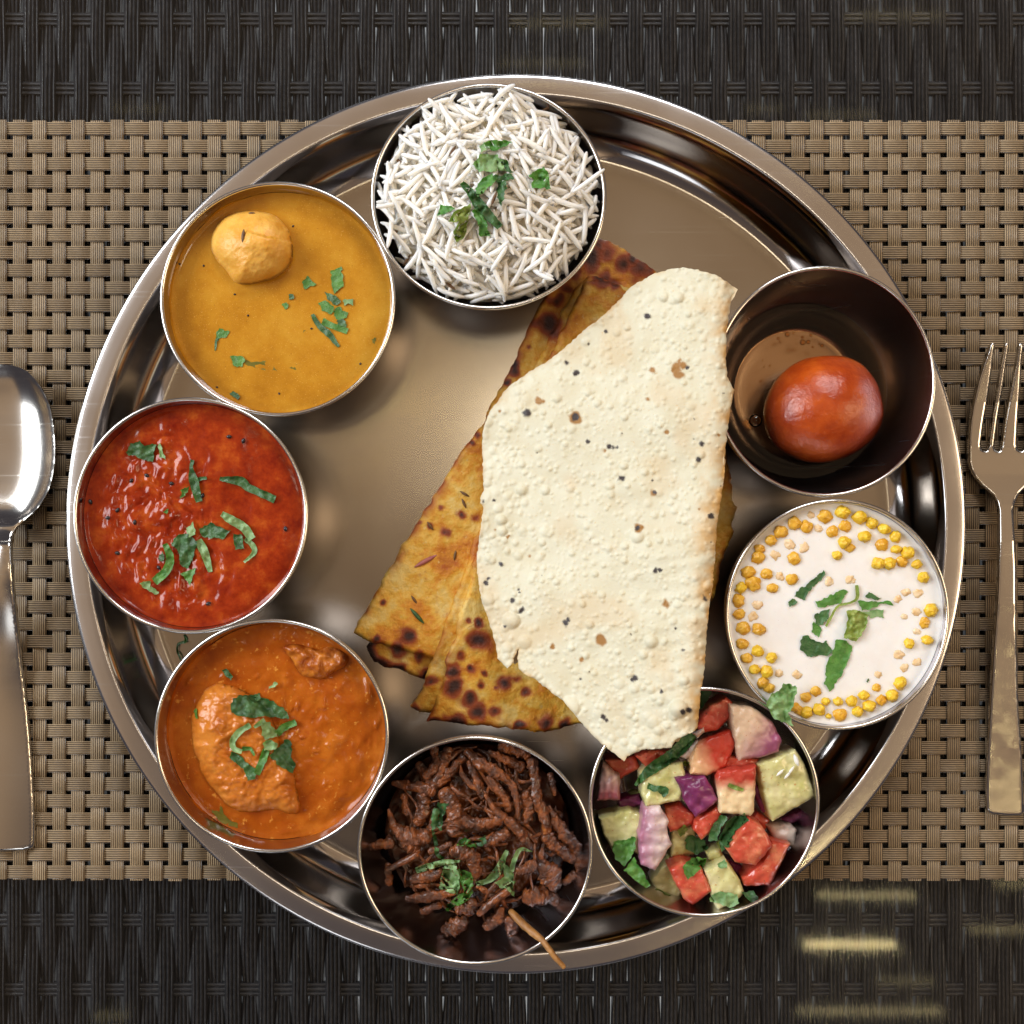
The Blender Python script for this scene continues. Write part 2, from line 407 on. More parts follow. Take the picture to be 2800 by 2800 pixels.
# --- woven table top under glass
ZT = -8.6
table = tag(empty('woven_tabletop', (0, 0, -.013)), 'dark brown woven fibre table top under clear glass', 'table')
rows_y = [52+189.5*j for j in range(-1, 16)]
def strand(cx_px, over, seed):
    ys = []; 
    for a, b in zip(rows_y[:-1], rows_y[1:]): ys += list(np.linspace(a, b, 9)[:-1])
    ys = np.array(ys); nl = 4; nu = 17
    ph = (ys-rows_y[0])/189.5
    sg = np.cos(math.pi*(ph+(0 if over else 1)))
    zc = ZT-.2+1.7*sg*np.abs(sg)**.2
    near = np.abs(np.cos(math.pi*ph))**6
    wid = 45.2*(1.01-.07*near*(sg < 0)-.03*near)
    xo = cx_px+1.2*fbm(ys/130, ys*0+seed, 0, seed, 2)*2
    u = np.linspace(-1, 1, nu)
    prof = 1.5*np.abs(np.sin((u+1)*.5*math.pi*nl))**.7*(1-.25*u*u)-1.3*np.abs(u)**8-.7*u*u
    X = xo[:, None]+u[None]*wid[:, None]*.5; Y = ys[:, None]+0*X; Z = zc[:, None]+prof[None]+.15*fbm(X*.1, Y*.02, 0, seed, 2)
    Vt = np.stack(W(X.ravel(), Y.ravel(), Z.ravel()), 1)
    Vb = Vt.copy(); Vb[:, 2] -= .0016
    n = len(ys); F = []
    for i in range(n-1):
        for k in range(nu-1): F.append((i*nu+k, (i+1)*nu+k, (i+1)*nu+k+1, i*nu+k+1))
    o = n*nu
    for i in range(n-1):
        F.append((i*nu, i*nu+o, (i+1)*nu+o, (i+1)*nu)); F.append((i*nu+nu-1, (i+1)*nu+nu-1, (i+1)*nu+nu-1+o, i*nu+nu-1+o))
        F.append((i*nu+o, i*nu+nu-1+o, (i+1)*nu+nu-1+o, (i+1)*nu+o))
    return np.vstack([Vt, Vb]), F
for m_ in range(-4, 64):
    v, f = strand((165+88.7*m_)/1.932, m_ % 2 == 1, m_+10)
    obj('warp_strand', v, f, M['fibre'], table, sm=70)
for j, y in enumerate(rows_y):
    nu = 13; u = np.linspace(-1, 1, nu); xs = np.linspace(-140, 2940, 270)
    sg = np.cos(math.pi*((xs*1.932-165)/88.7+j+1))
    prof = 1.0*np.abs(np.sin((u+1)*.5*math.pi*3))**.6-.6*np.abs(u)**8
    X = xs[:, None]+0*u; Y = y+u[None]*19.5+1.0*fbm(xs/300, xs*0+j, 0, 5, 2)[:, None]; Z = ZT-.6+.35*sg[:, None]+prof[None]
    vt = np.stack(W(X.ravel(), Y.ravel(), Z.ravel()), 1); n = len(xs)
    f = [(i*nu+k, i*nu+k+1, (i+1)*nu+k+1, (i+1)*nu+k) for i in range(n-1) for k in range(nu-1)]
    vb = vt.copy(); vb[:, 2] -= .0012; o = len(vt)
    f += [(a+o, d+o, c+o, b+o) for a, b, c, d in f[:0]]+[(i*nu+o, (i+1)*nu+o, (i+1)*nu+nu-1+o, i*nu+nu-1+o) for i in range(n-1)]
    f += [(i*nu, (i+1)*nu, (i+1)*nu+o, i*nu+o) for i in range(n-1)]+[(i*nu+nu-1, i*nu+nu-1+o, (i+1)*nu+nu-1+o, (i+1)*nu+nu-1) for i in range(n-1)]
    obj('weft_strand', np.vstack([vt, vb]), f, M['fibre'], table, sm=70)
def box(x0, x1, y0, y1, z0, z1):
    V = np.array([(x, y, z) for z in (z0, z1) for y in (y0, y1) for x in (x0, x1)], float)
    return V, [(0, 2, 3, 1), (4, 5, 7, 6), (0, 1, 5, 4), (2, 6, 7, 3), (0, 4, 6, 2), (1, 3, 7, 5)]
v, f = box(-.235, .235, -.235, .235, -.0055, 0)
tag(obj('glass_tabletop', v, f, M['glass'], sm=None), 'clear glass sheet lying over the dark woven table', 'glass')

# --- placemat: flat vinyl strips, one over one under
mat_ = tag(empty('placemat', (0, 0, .0002)), 'taupe woven vinyl placemat under the tray and cutlery', 'placemat')
NX, NY = 59, 43
vx = [54+53.2*i for i in range(-3, NX-3)]; hy = [352+48.4*j for j in range(NY)]
def strip(center, cross, w, sign0, lo, hi, vertical, seed):
    ts = [lo]
    for a, b in zip(cross[:-1], cross[1:]): ts += list(np.linspace(a, b, 7)[:-1])
    ts += [cross[-1], hi]; ts = np.array(sorted(set(t for t in ts if lo <= t <= hi)))
    P = cross[1]-cross[0]
    ph = (ts-cross[0])/P; sg = np.cos(math.pi*(ph+(0 if sign0 > 0 else 1)))
    z = 1.4+.75*np.sign(sg)*np.abs(sg)**.75
    u = np.array([-1, -.9, -.5, 0, .5, .9, 1]); cr = np.array([-.22, -.08, .03, .06, .03, -.08, -.22])
    T = ts[:, None]+0*u; C = center+u[None]*w*.5+.5*fbm(ts/200, ts*0+seed, 0, seed, 2)[:, None]
    Z = z[:, None]+cr[None]
    X, Y = (C, T) if vertical else (T, C)
    vt = np.stack(W(X.ravel(), Y.ravel(), Z.ravel()), 1); nu = len(u); n = len(ts)
    vb = vt.copy(); vb[:, 2] -= .00045
    q = [(i*nu+k, (i+1)*nu+k, (i+1)*nu+k+1, i*nu+k+1) for i in range(n-1) for k in range(nu-1)]
    if not vertical: q = [a[::-1] for a in q]
    o = n*nu
    f = q+[tuple(i+o for i in a[::-1]) for a in q]
    e = list(range(0, o, nu)); e2 = list(range(nu-1, o, nu))
    for L in (e, e2):
        for a, b in zip(L[:-1], L[1:]): f.append((a, b, b+o, a+o))
    for k in range(nu-1):
        f.append((k, k+1, k+1+o, k+o)); r_ = (n-1)*nu; f.append((r_+k, r_+k+1, r_+k+1+o, r_+k+o))
    rib = np.tile((u[None]+1)*.5+0*T, (2, 1)).ravel()
    return np.vstack([vt, vb]), f, rib
for i, x in enumerate(vx):
    v, f, rib = strip(x+random.uniform(-1.3, 1.3), hy, 35.5+random.uniform(-.8, .8), 1 if (i-3) % 2 == 1 else -1, 329+random.uniform(-2, 2), 2407+random.uniform(-3, 3), True, i)
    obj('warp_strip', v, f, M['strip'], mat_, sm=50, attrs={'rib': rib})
for j, y in enumerate(hy):
    v, f, rib = strip(y+random.uniform(-1.2, 1.2), vx, 35+random.uniform(-.8, .8), 1 if (3+j) % 2 == 0 else -1, vx[0]-20, vx[-1]+20, False, 200+j)
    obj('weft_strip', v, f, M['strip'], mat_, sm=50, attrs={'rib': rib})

# ================================================================== tray
TX, TY = 1411, 1433
tx, ty, _ = W(TX, TY, 26)
tray = tag(empty('steel_tray', (float(tx), float(ty), .0025)), 'large round steel thali tray holding eight small bowls', 'tray')
def tmm(prof): return [(r*1e-3, (z-2.5)*1e-3) for r, z in prof]
flo = [(.01, 4.0), (30, 4.0), (60, 4.0), (90, 4.0), (110, 4.0), (125, 4.0), (140, 4.0), (148, 4.0), (151.5, 4.0), (152.6, 3.85), (153.4, 3.8), (154.2, 4.0)]
wal = [(154.2, 4.0), (155.5, 4.5), (157, 5.3), (158.8, 6.7), (160.5, 8.6), (162, 11), (163.2, 14), (164.2, 17.5), (165.0, 20.5), (165.7, 22.8), (166.4, 24.2), (167.1, 25.2)]
rim = [(167.1, 25.2), (167.3, 25.7), (167.7, 25.95), (168.2, 26.05), (170, 26.07), (172, 26.05), (174, 25.98), (174.9, 25.85), (175.5, 25.4), (175.8, 24.6), (175.9, 23.6), (175.7, 22.6), (175.0, 22.0), (173, 22.3), (170, 23.0)]
und = [(170, 23.0), (168, 22.5), (166.2, 20), (164.4, 14), (162, 9.5), (159, 6), (155, 3.5), (153, 2.9), (100, 2.9), (.01, 2.9)]
for nm, pr, mm_ in (('tray_base', flo, 'tray_floor'), ('tray_wall', wal, 'tray_wall'), ('tray_rim', rim, 'tray_rim'), ('tray_underside', und, 'tray_wall')):
    v, f = lathe(tmm(pr), 256)
    o = bpy.data.objects.new(nm, mesh(nm, v, f, M[mm_], 180)); COL.objects.link(o); o.parent = tray
SURF['tray'] = [(np.array([(-.15, -.15, .004), (.15, -.15, .004), (.15, .15, .004), (-.15, .15, .004)]), [(0, 1, 2, 3)])]

# ================================================================== bowls
RZ = 44.0; BZ = 4.15
inner = [(.01, 1.5), (20, 1.5), (24.2, 1.5), (25.6, 1.35), (26.3, 1.5), (27.6, 2.2), (30, 4.0), (33.2, 7.6), (36.2, 12.6), (38.6, 19), (40.3, 26), (41.4, 32.5), (42.0, 37.5), (42.2, 39.2)]
outer = [(42.6, 38.9), (42.3, 36.5), (41.9, 32.5), (40.9, 26), (39.2, 19), (36.8, 12.3), (33.8, 7), (30.6, 3.0), (28, 1.0), (26.4, .25), (25.4, .05), (24, .3), (20, .5), (.01, .5)]
def rin(z):
    a = np.array(inner); return float(np.interp(z-BZ, a[3:, 1], a[3:, 0]))
lip = []
for k in range(13):
    a = math.pi*(1.12-1.35*k/12); lip.append((42.75+.75*math.cos(a), 39.2+.75*math.sin(a)))
lip = [(42.2, 39.2)]+[(r, z) for r, z in lip[1:]]+[(42.6, 38.9)]
mmv = lambda p: [(r*1e-3, z*1e-3) for r, z in p]
bv, bf = lathe(mmv(inner), 128); ov, of_ = lathe(mmv(outer), 128)
body_me = mesh('bowl_body', bv, bf, M['bowl'], 180); outer_me = mesh('outer_wall', ov, of_, M['bowl_out'], 180)
v, f = lathe(mmv(lip), 128); rim_me = mesh('bowl_lip', v, f, M['bowl_rim'], 180)
BOWL = {'dal': (759, 817, 320, 319, 'steel bowl filled with yellow dal and one dumpling'),
        'rice': (1336, 537, 320, 307, 'steel bowl heaped with white rice at the top of the tray'),
        'tomato': (520, 1410, 319, 321, 'steel bowl filled with bright red tomato curry'),
        'curry': (742, 2013, 319, 318, 'steel bowl of orange curry with a large coated lump'),
        'okra': (1299, 2327, 320, 311, 'steel bowl of dark brown vegetable strips with one stalk over its rim'),
        'salad': (1926, 2194, 314, 313, 'steel bowl of chopped tomato, cucumber and onion salad'),
        'raita': (2290, 1681, 304, 314, 'steel bowl of white yoghurt raita with golden pearls'),
        'gulab': (2255, 1043, 303, 314, 'steel bowl holding one red brown syrup ball')}
BC = {}
for k, (cx, cy, rx, ry, lab) in BOWL.items():
    x, y, _ = W(cx, cy, RZ); s = sc(RZ); sx, sy = rx*s/43.1, ry*s/43.1
    BC[k] = (float(x)*1e3, float(y)*1e3, sx, sy)
    e = tag(empty('steel_bowl', (float(x), float(y), BZ*1e-3)), lab, 'bowl', 'steel bowls round the tray')
    e.scale = (sx, sy, 1); e.rotation_euler = (0, 0, 0)
    for nm, me in (('bowl_body', body_me), ('outer_wall', outer_me), ('bowl_lip', rim_me)):
        o = bpy.data.objects.new(nm, me); COL.objects.link(o); o.parent = e

# ================================================================== cutlery
Y_ = lambda pts: np.array(pts, float)
# spoon: outline from half widths along its axis, with a hollow bowl
ax = 6.0
prof = [(996, 4), (1000, 30), (1012, 62), (1040, 92), (1090, 122), (1150, 138), (1228, 144), (1286, 140), (1340, 126), (1390, 96), (1424, 58), (1453, 34), (1496, 26), (1560, 28), (1656, 37), (1830, 56), (2003, 74), (2177, 85), (2300, 87), (2322, 74), (2328, 40)]
pr = spline(prof, 140); ol = np.vstack([np.stack([ax+pr[:, 1], pr[:, 0]], 1), np.stack([ax-pr[:, 1], pr[:, 0]], 1)[::-1]])
def spoon_z(X, Y, D):
    u = np.clip((Y-1215)/222, -1.1, 1.1); hw = np.interp(Y, pr[:, 0], pr[:, 1]); s_ = np.clip((X-ax)/np.maximum(hw, 1), -1, 1)
    bowl = smooth(1500, 1400, Y)
    hollow = -7.5*np.clip((1-np.abs(u)**3.5), 0, 1)*np.clip(1-np.abs(s_)**3.5, 0, 1)*bowl
    arch = 11.0*bowl+(1-bowl)*(4.2+13*np.exp(-((Y-1560)/190)**2)+.5*(1-s_*s_))
    return np.maximum(arch+hollow, 3.0)-.55*np.clip(1-D/5, 0, 1)**2
def pieces(name, label, cat, whole, zf, parts, sp, th, sm):
    e = tag(empty(name, [float(q) for q in W(whole[:, 0].mean(), whole[:, 1].mean(), 3)]), label, cat)
    wh = resample(whole, sp)
    for nm, ol_ in parts:
        v, f, _, _ = sheet(ol_, lambda X, Y, D: zf(X, Y, pdist(X, Y, wh)), sp, th, 0, rows=2); obj(nm, v, f, M['cutlery'], e, sm=sm)
cutp = lambda lo, hi: np.vstack([np.stack([ax+pr[k, 1], pr[k, 0]], 1) if s_ > 0 else np.stack([ax-pr[k, 1], pr[k, 0]], 1)[::-1] for s_ in (1, -1) for k in [(pr[:, 0] >= lo) & (pr[:, 0] <= hi)]])
pieces('spoon', 'shiny steel spoon on the placemat left of the tray', 'spoon', ol, spoon_z, [('spoon_bowl', cutp(0, pr[pr[:, 0] < 1480][-1, 0])), ('handle', cutp(pr[pr[:, 0] < 1480][-1, 0], 9999))], 6.5, 1.1, 70)
fork = Y_([(2709,942),(2692,990),(2674,1045),(2662,1100),(2654,1146),(2649,1204),(2649,1262),(2656,1288),(2667,1306),(2684,1326),(2703,1342),(2718,1356),(2727,1371),(2732,1393),(2733,1480),(2728,1625),(2717,1770),(2707,1951),(2699,2096),(2697,2180),(2699,2212),(2704,2222),(2714,2227),(2760,2231),(2793,2230),(2800,2222),(2800,2190),(2797,2096),(2784,1914),(2780,1733),(2779,1552),(2774,1443),(2771,1393),(2777,1368),(2786,1350),(2806,1330),(2834,1304),(2852,1280),(2862,1250),(2866,1200),(2866,1120),(2858,1040),(2845,975),(2838,942),(2833,938),(2827,941),
 (2829,990),(2822,1060),(2815,1140),(2805,1215),(2800,1229),(2791,1233),(2783,1229),(2780,1215),(2784,1140),(2790,1060),(2794,990),(2798,945),(2793,938),(2787,941),
 (2778,1000),(2766,1060),(2751,1140),(2740,1219),(2736,1230),(2729,1234),(2722,1230),(2718,1219),(2729,1140),(2742,1060),(2752,990),(2758,944),(2754,937),(2749,941),
 (2738,1000),(2727,1070),(2715,1140),(2706,1216),(2700,1230),(2692,1233),(2685,1229),(2682,1217),(2689,1160),(2701,1090),(2712,1010),(2720,943),(2715,937)])
def fork_z(X, Y, D):
    z = np.interp(Y, [930, 1000, 1100, 1220, 1300, 1380, 1480, 1650, 1850, 2050, 2240], [15.5, 12.5, 8.6, 5.6, 6.2, 9.5, 12.5, 11.5, 8.5, 6.0, 4.4])
    return z-.6*np.clip(1-D/7, 0, 1)**2+.25*fbm(X/60, Y/60, 0, 3, 2)*smooth(1500, 1700, Y)
head = Y_([(2649,1204)]+[tuple(q) for q in fork[6:40]]+[(2805,1215),(2800,1229),(2791,1233),(2783,1229),(2780,1215),(2740,1219),(2736,1230),(2729,1234),(2722,1230),(2718,1219),(2706,1216),(2700,1230),(2692,1233),(2685,1229),(2682,1217)])
tines = [Y_([(2649,1204),(2654,1146),(2662,1100),(2674,1045),(2692,990),(2709,942),(2715,937),(2720,943),(2712,1010),(2701,1090),(2689,1160),(2682,1217)]),
         Y_([(2706,1216),(2715,1140),(2727,1070),(2738,1000),(2749,941),(2754,937),(2758,944),(2752,990),(2742,1060),(2729,1140),(2718,1219)]),
         Y_([(2740,1219),(2751,1140),(2766,1060),(2778,1000),(2787,941),(2793,938),(2798,945),(2794,990),(2790,1060),(2784,1140),(2780,1215)]),
         Y_([(2805,1215),(2815,1140),(2822,1060),(2829,990),(2827,941),(2833,938),(2838,942),(2845,975),(2858,1040),(2866,1120),(2866,1200)])]
pieces('fork', 'shiny steel four-tined fork on the placemat right of the tray', 'fork', fork, fork_z, [('handle', head)]+[('tine', q) for q in tines], 3.6, 1.7, 60)
# ================================================================== food
M['papad'] = None
t = NT('crisp_papad')
base = t.ramp(t.noise(90, 5, .6), [(.3, (.62, .57, .41)), (.7, (.68, .66, .525))])
base = t.mix(t.ramp(t.noise(900, 2, .5), [(.66, (0, 0, 0)), (.74, (.5, .5, .5))]), base, (.62, .44, .22))
base = t.mix(t.math('MULTIPLY', t.attr('toast'), .95), base, (.56, .32, .10))
base = t.mix(t.attr('browns'), base, (.34, .17, .05))
base = t.mix(t.attr('darks'), base, (.045, .035, .035))
t.set(col=base, rough=.5, spec=.35); t.bump(t.noise(1500, 4), .25, .0004); t.sub(.08, (1, .7, .35), .0008); M['papad'] = t.m

def bread(name):
    t = NT(name)
    n1 = t.noise(75, 6, .66); n2 = t.noise(170, 5, .6)
    c = t.ramp(n1, [(.34, (.72, .52, .17)), (.46, (.70, .40, .055)), (.56, (.62, .25, .015)), (.68, (.42, .10, .007))])
    c = t.mix(t.ramp(n2, [(.58, (0, 0, 0)), (.74, (.7, .7, .7))]), c, (.40, .11, .010))
    c = t.mix(t.ramp(t.noise(420, 3), [(.64, (0, 0, 0)), (.72, (.6, .6, .6))]), c, (.68, .50, .20))
    ch = t.attr('char')
    c = t.mix(t.ramp(ch, [(.0, (0, 0, 0)), (.5, (1, 1, 1))]), c, (.30, .055, .010))
    c = t.mix(t.ramp(ch, [(.45, (0, 0, 0)), (1, (1, 1, 1))]), c, (.035, .010, .008))
    t.set(col=c, rough=t.ramp(n2, [(.3, (.36,)*3), (.7, (.52,)*3)]), spec=.4)
    t.bump(t.noise(480, 6, .68), .8, .0009); t.sub(.08, (1, .5, .2), .001)
    return t.m
M['bread'] = bread('griddled_flatbread')

def spotf(P, spots, soft=.35, seed=0):
    a = np.zeros(len(P))
    for (x, y, r) in spots:
        dx, dy = P[:, 0]-x, P[:, 1]-y; d = np.hypot(dx, dy); k = d < r*1.8
        rr = r*(1+.45*fbm(P[k, 0]/(r*.8+2), P[k, 1]/(r*.8+2), 0, seed+int(x), 2)*1.6)
        a[k] = np.maximum(a[k], np.clip((rr-d[k])/(r*soft+1), 0, 1))
    return a
def fs(fr, lst):
    a, b, s = FR[fr]; return [(a+x*s, b+y*s, r*s) for x, y, r in lst]

# ------------------------------------------------------------------ flatbreads under the papad
spots_p = fs('M', [(660,75,32),(745,60,22),(820,80,17),(650,165,48),(535,130,24),(745,225,52),(790,285,46),(880,275,38),(670,325,44),(930,135,36),(1035,180,32),(990,115,27),(880,155,14),(800,145,22),(560,330,30),(1000,350,26),(1150,340,40),(1240,350,35),(460,260,30)])+ \
          fs('P', [(790,1550,27),(740,1540,17),(800,1650,62),(690,1720,28),(660,1800,38),(745,1790,17),(820,1815,17),(660,1885,48),(540,1860,30),(610,1075,26),(770,1000,22),(535,1040,17),(420,1630,52),(360,1690,40),(285,1445,16),(590,940,16),(700,980,22),(480,1730,30),(250,1640,22),(835,400,18),(980,220,30),(985,190,22),(940,280,16),(785,560,22),(760,600,16),(480,1020,10)])+ \
          fs('R', [(1160,1710,60),(1200,1590,40),(1380,1360,70),(1470,1340,60),(1560,1400,60),(1650,1420,60),(1440,1480,46),(1500,1490,40),(1420,1290,50),(1600,1370,60),(1060,1835,12),(1250,1520,40),(1300,1450,40)])
def bread_layer(parent, ol, ztop, thick, seed, droop=None, edge_char=.5):
    ol = Y_(ol)
    def zf(X, Y, D):
        z = ztop+1.1*fbm(X/70, Y/70, 0, seed, 3)+.35*fbm(X/14, Y/14, 0, seed+5, 3)-1.5*np.clip(1-D/10, 0, 1)**2
        return z-(droop(X, Y) if droop else 0)
    v, f, P, D = sheet(ol, zf, 6, thick, 5, seed, rows=3, wob=34)
    sd = v[:, 2]*1e3
    ch = np.clip(spotf(P, [(x_, y_, r_*1.4) for x_, y_, r_ in spots_p], 1.1, seed)*1.15, 0, 1)
    e = np.clip(1-D/26, 0, 1)*np.clip(.55+fbm(P[:, 0]/45, P[:, 1]/45, 0, seed+9, 3)*2.2, 0, 1)*edge_char
    v[:, :2] += (fbm(v[:, 0]*600, v[:, 1]*600, v[:, 2]*900, seed, 3)*.0007*(D < 2))[:, None]
    return obj('bread_layer', v, f, M['bread'], parent, sm=55, attrs={'char': np.clip(ch+e, 0, 1)}, surf='bread')
b1 = tag(empty('folded_flatbread', [float(q) for q in W(1350, 1400, 4.1)]), 'folded griddled flatbread, the lower one sticking out left of the papad', 'flatbread')
bread_layer(b1, [(1000,1765),(1024,1811),(1060,1826),(1091,1837),(1160,1856),(1330,1700),(1640,1000),(1740,760),(1660,690),(1560,790),(1440,1020),(1320,1240),(1180,1460),(1060,1660)], 7.6, 3.3, 3, edge_char=1.6)
bread_layer(b1, [(967,1733),(1024,1625),(1123,1459),(1190,1355),(1262,1236),(1314,1165),(1376,1050),(1435,926),(1464,849),(1511,770),(1585,700),(1635,652),(1680,668),(1740,705),(1793,745),(1700,1000),(1560,1300),(1400,1650),(1250,1815),(1174,1801),(1091,1775),(1003,1754)], 13.0, 5.0, 11, edge_char=.5)
b2 = tag(empty('folded_flatbread', [float(q) for q in W(1550, 1500, 12.5)]), 'folded griddled flatbread, the upper one, blistered corner showing below the papad', 'flatbread')
dr = lambda X, Y: 6.0*smooth(1500, 1990, Y)
bread_layer(b2, [(1125,1935),(1143,1899),(1169,1832),(1205,1738),(1257,1599),(1283,1521),(1317,1440),(1400,1180),(1470,990),(1525,870),(1572,790),(1610,752),(1680,770),(1760,800),(1800,1100),(1700,1500),(1500,1900),(1300,1962),(1148,1950)], 18.0, 4.6, 21, dr, .3)
bread_layer(b2, [(1169,1971),(1190,1914),(1205,1883),(1226,1801),(1252,1707),(1278,1625),(1300,1520),(1345,1400),(1420,1200),(1498,985),(1552,870),(1599,776),(1625,759),(1695,785),(1800,850),(1900,1000),(1985,1240),(2003,1345),(2009,1397),(2004,1450),(1992,1495),(1971,1557),(1953,1625),(1880,1760),(1760,1900),(1594,1981),(1521,1997),(1469,2002),(1366,1987),(1288,1981)], 23.0, 4.6, 31, dr, .45)

# ------------------------------------------------------------------ papad
PO = Y_([(1790,748),(1828,738),(1867,731),(1909,738),(1960,753),(1997,776),(2012,795),(1999,813),(1994,849),(1986,915),(1985,978),(1989,1029),(2007,1066),(1999,1107),(1992,1159),(1984,1221),(1979,1314),(1971,1366),(1960,1443),(1955,1521),(1948,1614),(1937,1676),(1929,1780),(1924,1850),(1916,1893),(1911,1955),(1909,1983),(1901,1997),(1877,2010),(1846,2024),(1836,2044),(1805,2048),(1767,2048),(1737,2058),(1716,2068),(1706,2082),(1696,2072),(1655,2041),(1620,2010),(1594,1981),(1537,1914),(1495,1883),(1469,1860),(1440,1846),(1418,1827),(1414,1800),(1420,1772),(1410,1790),(1400,1818),(1387,1827),(1361,1801),(1355,1759),(1340,1707),(1319,1651),(1306,1583),(1304,1521),(1314,1449),(1322,1387),(1313,1374),(1314,1362),(1322,1340),(1320,1262),(1317,1211),(1322,1169),(1340,1123),(1361,1097),(1387,1060),(1443,1019),(1490,993),(1537,957),(1594,905),(1630,878),(1666,849),(1700,812),(1728,782)])
HX0, HY0, HW_, HH = 1280, 700, 760, 1410
bub = np.zeros((HH, HW_))
for q in range(7000):
    r = max(2.2, rng.gamma(2.6, 1.45)); x, y = rng.uniform(0, HW_), rng.uniform(0, HH)
    r *= 1.0+.9*(1 if (x < 160 or y < 130 or y > 1150) and rng.random() < .35 else 0)
    i0, i1, j0, j1 = int(max(0, y-r)), int(min(HH, y+r+2)), int(max(0, x-r)), int(min(HW_, x+r+2))
    yy, xx = np.mgrid[i0:i1, j0:j1]; d2 = ((xx-x)**2+(yy-y)**2)/r**2
    bub[i0:i1, j0:j1] = np.maximum(bub[i0:i1, j0:j1], np.clip(1-d2, 0, 1)**.75*r*.072*rng.uniform(.3, 1.2))
def pap_plane(X, Y): return 27.4+(X-1310)*.0385+(Y-1400)*.0105
fold_x = np.array([(776,2012),(813,1999),(978,1985),(1066,2007),(1107,1999),(1221,1984),(1366,1971),(1521,1955),(1676,1937),(1850,1924),(1983,1909)], float)
def foldd(X, Y): return np.interp(Y, fold_x[:, 0], fold_x[:, 1])-X
def pap_z(X, Y, D):
    b = bub[np.clip((Y-HY0).astype(int), 0, HH-1), np.clip((X-HX0).astype(int), 0, HW_-1)]
    fd = foldd(X, Y); ln = .22*np.sin((X*.25+Y)*.16)*smooth(1300, 1500, Y)*smooth(250, 60, fd)
    return pap_plane(X, Y)+b+ln*.5+2.2*fbm(X/190, Y/190, 0, 77, 3)+1.6*np.clip(1-D/60, 0, 1)*fbm(X/60, Y/60, 0, 78, 2)-3.2*np.clip(1-fd/46, 0, 1)**2*(Y > 770)*(Y < 2000)-.2*np.clip(1-D/4, 0, 1)
v, f, P, D = sheet(PO, pap_z, 3.6, .55, 1.6, 5, rows=1, wob=9)
darks = fs('P', [(1045,440,24),(1300,465,22),(1365,595,14),(1480,622,14),(1500,627,14),(1520,622,9),(1540,785,20),(1630,1050,14),(1725,1275,18),(1745,1272,12),(1250,1555,20),(1262,1535,14),(1015,1485,19),(970,1435,15),(845,1315,15),(828,1340,15),(910,1240,14),(870,905,12),(815,910,11),(1305,230,18),(1255,175,15),(1610,1845,20),(930,1570,12),(1000,1375,8),(1005,1390,7),(1705,800,9),(1830,1580,9),(1380,1110,5),(1595,1612,6),(1125,1300,4),(1890,205,14),(1720,860,14),(1545,550,5),(1098,655,5)])+ \
        fs('R', [(1680,1665,20),(1460,1750,13),(1370,1820,8)])+fs('G', [(230,610,17),(210,690,17),(280,985,18),(245,1420,20),(10,1275,12),(130,1695,12),(345,338,6),(280,1125,6),(330,830,6),(190,475,4),(185,580,5),(95,1580,8)])+fs('M', [(1450,310,17),(1462,330,14),(1615,105,18),(1600,112,10),(1755,175,13),(1870,285,16),(1900,275,18),(1330,110,10),(1375,70,6)])
browns = fs('P', [(1115,380,26),(1300,465,38),(1710,865,24),(1635,1050,26),(1780,1450,26),(1440,1645,36),(1335,1750,17),(1685,370,14),(1710,215,20),(1845,240,30),(1830,200,26),(1850,165,14),(1870,195,22),(945,1095,12),(900,435,11),(1785,545,14),(1180,1680,18),(1060,1200,9),(875,1060,9),(1455,645,12)])+fs('G', [(40,1450,24),(95,220,26),(110,180,20),(40,545,12),(215,950,9),(320,560,9)])
tt = np.clip(1-foldd(P[:, 0], P[:, 1])/75, 0, 1)*(P[:, 1] > 760)*(P[:, 1] < 2010)*.8+np.clip(1-D/10, 0, 1)*.35
tt = np.clip(tt*(.7+fbm(P[:, 0]/30, P[:, 1]/30, 0, 4, 3)*1.6)+.25*smooth(.1, .5, fbm(P[:, 0]/120, P[:, 1]/120, 0, 8, 3)), 0, 1)
pap = tag(empty('papad', [float(q) for q in W(1650, 1400, 20)]), 'large pale crisp papad folded in half, lying over the flatbreads', 'papad')
obj('upper_half', v, f, M['papad'], pap, sm=80, attrs={'darks': spotf(P, darks, .25, 3), 'browns': spotf(P, browns, .3, 9), 'toast': tt}, surf='papad')
# lower half, joined to the upper one along the fold
inn = PO.copy(); cxp, cyp = 1990, 1400
inn[:, 0] = np.where(foldd(inn[:, 0], inn[:, 1]) > 12, inn[:, 0]+20, inn[:, 0]-4); inn[:, 1] = cyp+(inn[:, 1]-cyp)*.975
def pap_z2(X, Y, D):
    fd = foldd(X, Y); return pap_plane(X, Y)-3.6-1.3*smooth(0, 120, fd)*0+.4*np.clip(1-fd/46, 0, 1)**2+2.2*fbm(X/190, Y/190, 0, 77, 3)-.6*smooth(30, 300, fd)
v, f, P, D = sheet(inn, pap_z2, 12, .5, 1.5, 6, rows=1, wob=12)
z0 = np.zeros(len(v))
obj('lower_half', v, f, M['papad'], pap, sm=80, attrs={'darks': z0, 'browns': z0, 'toast': z0+.5})

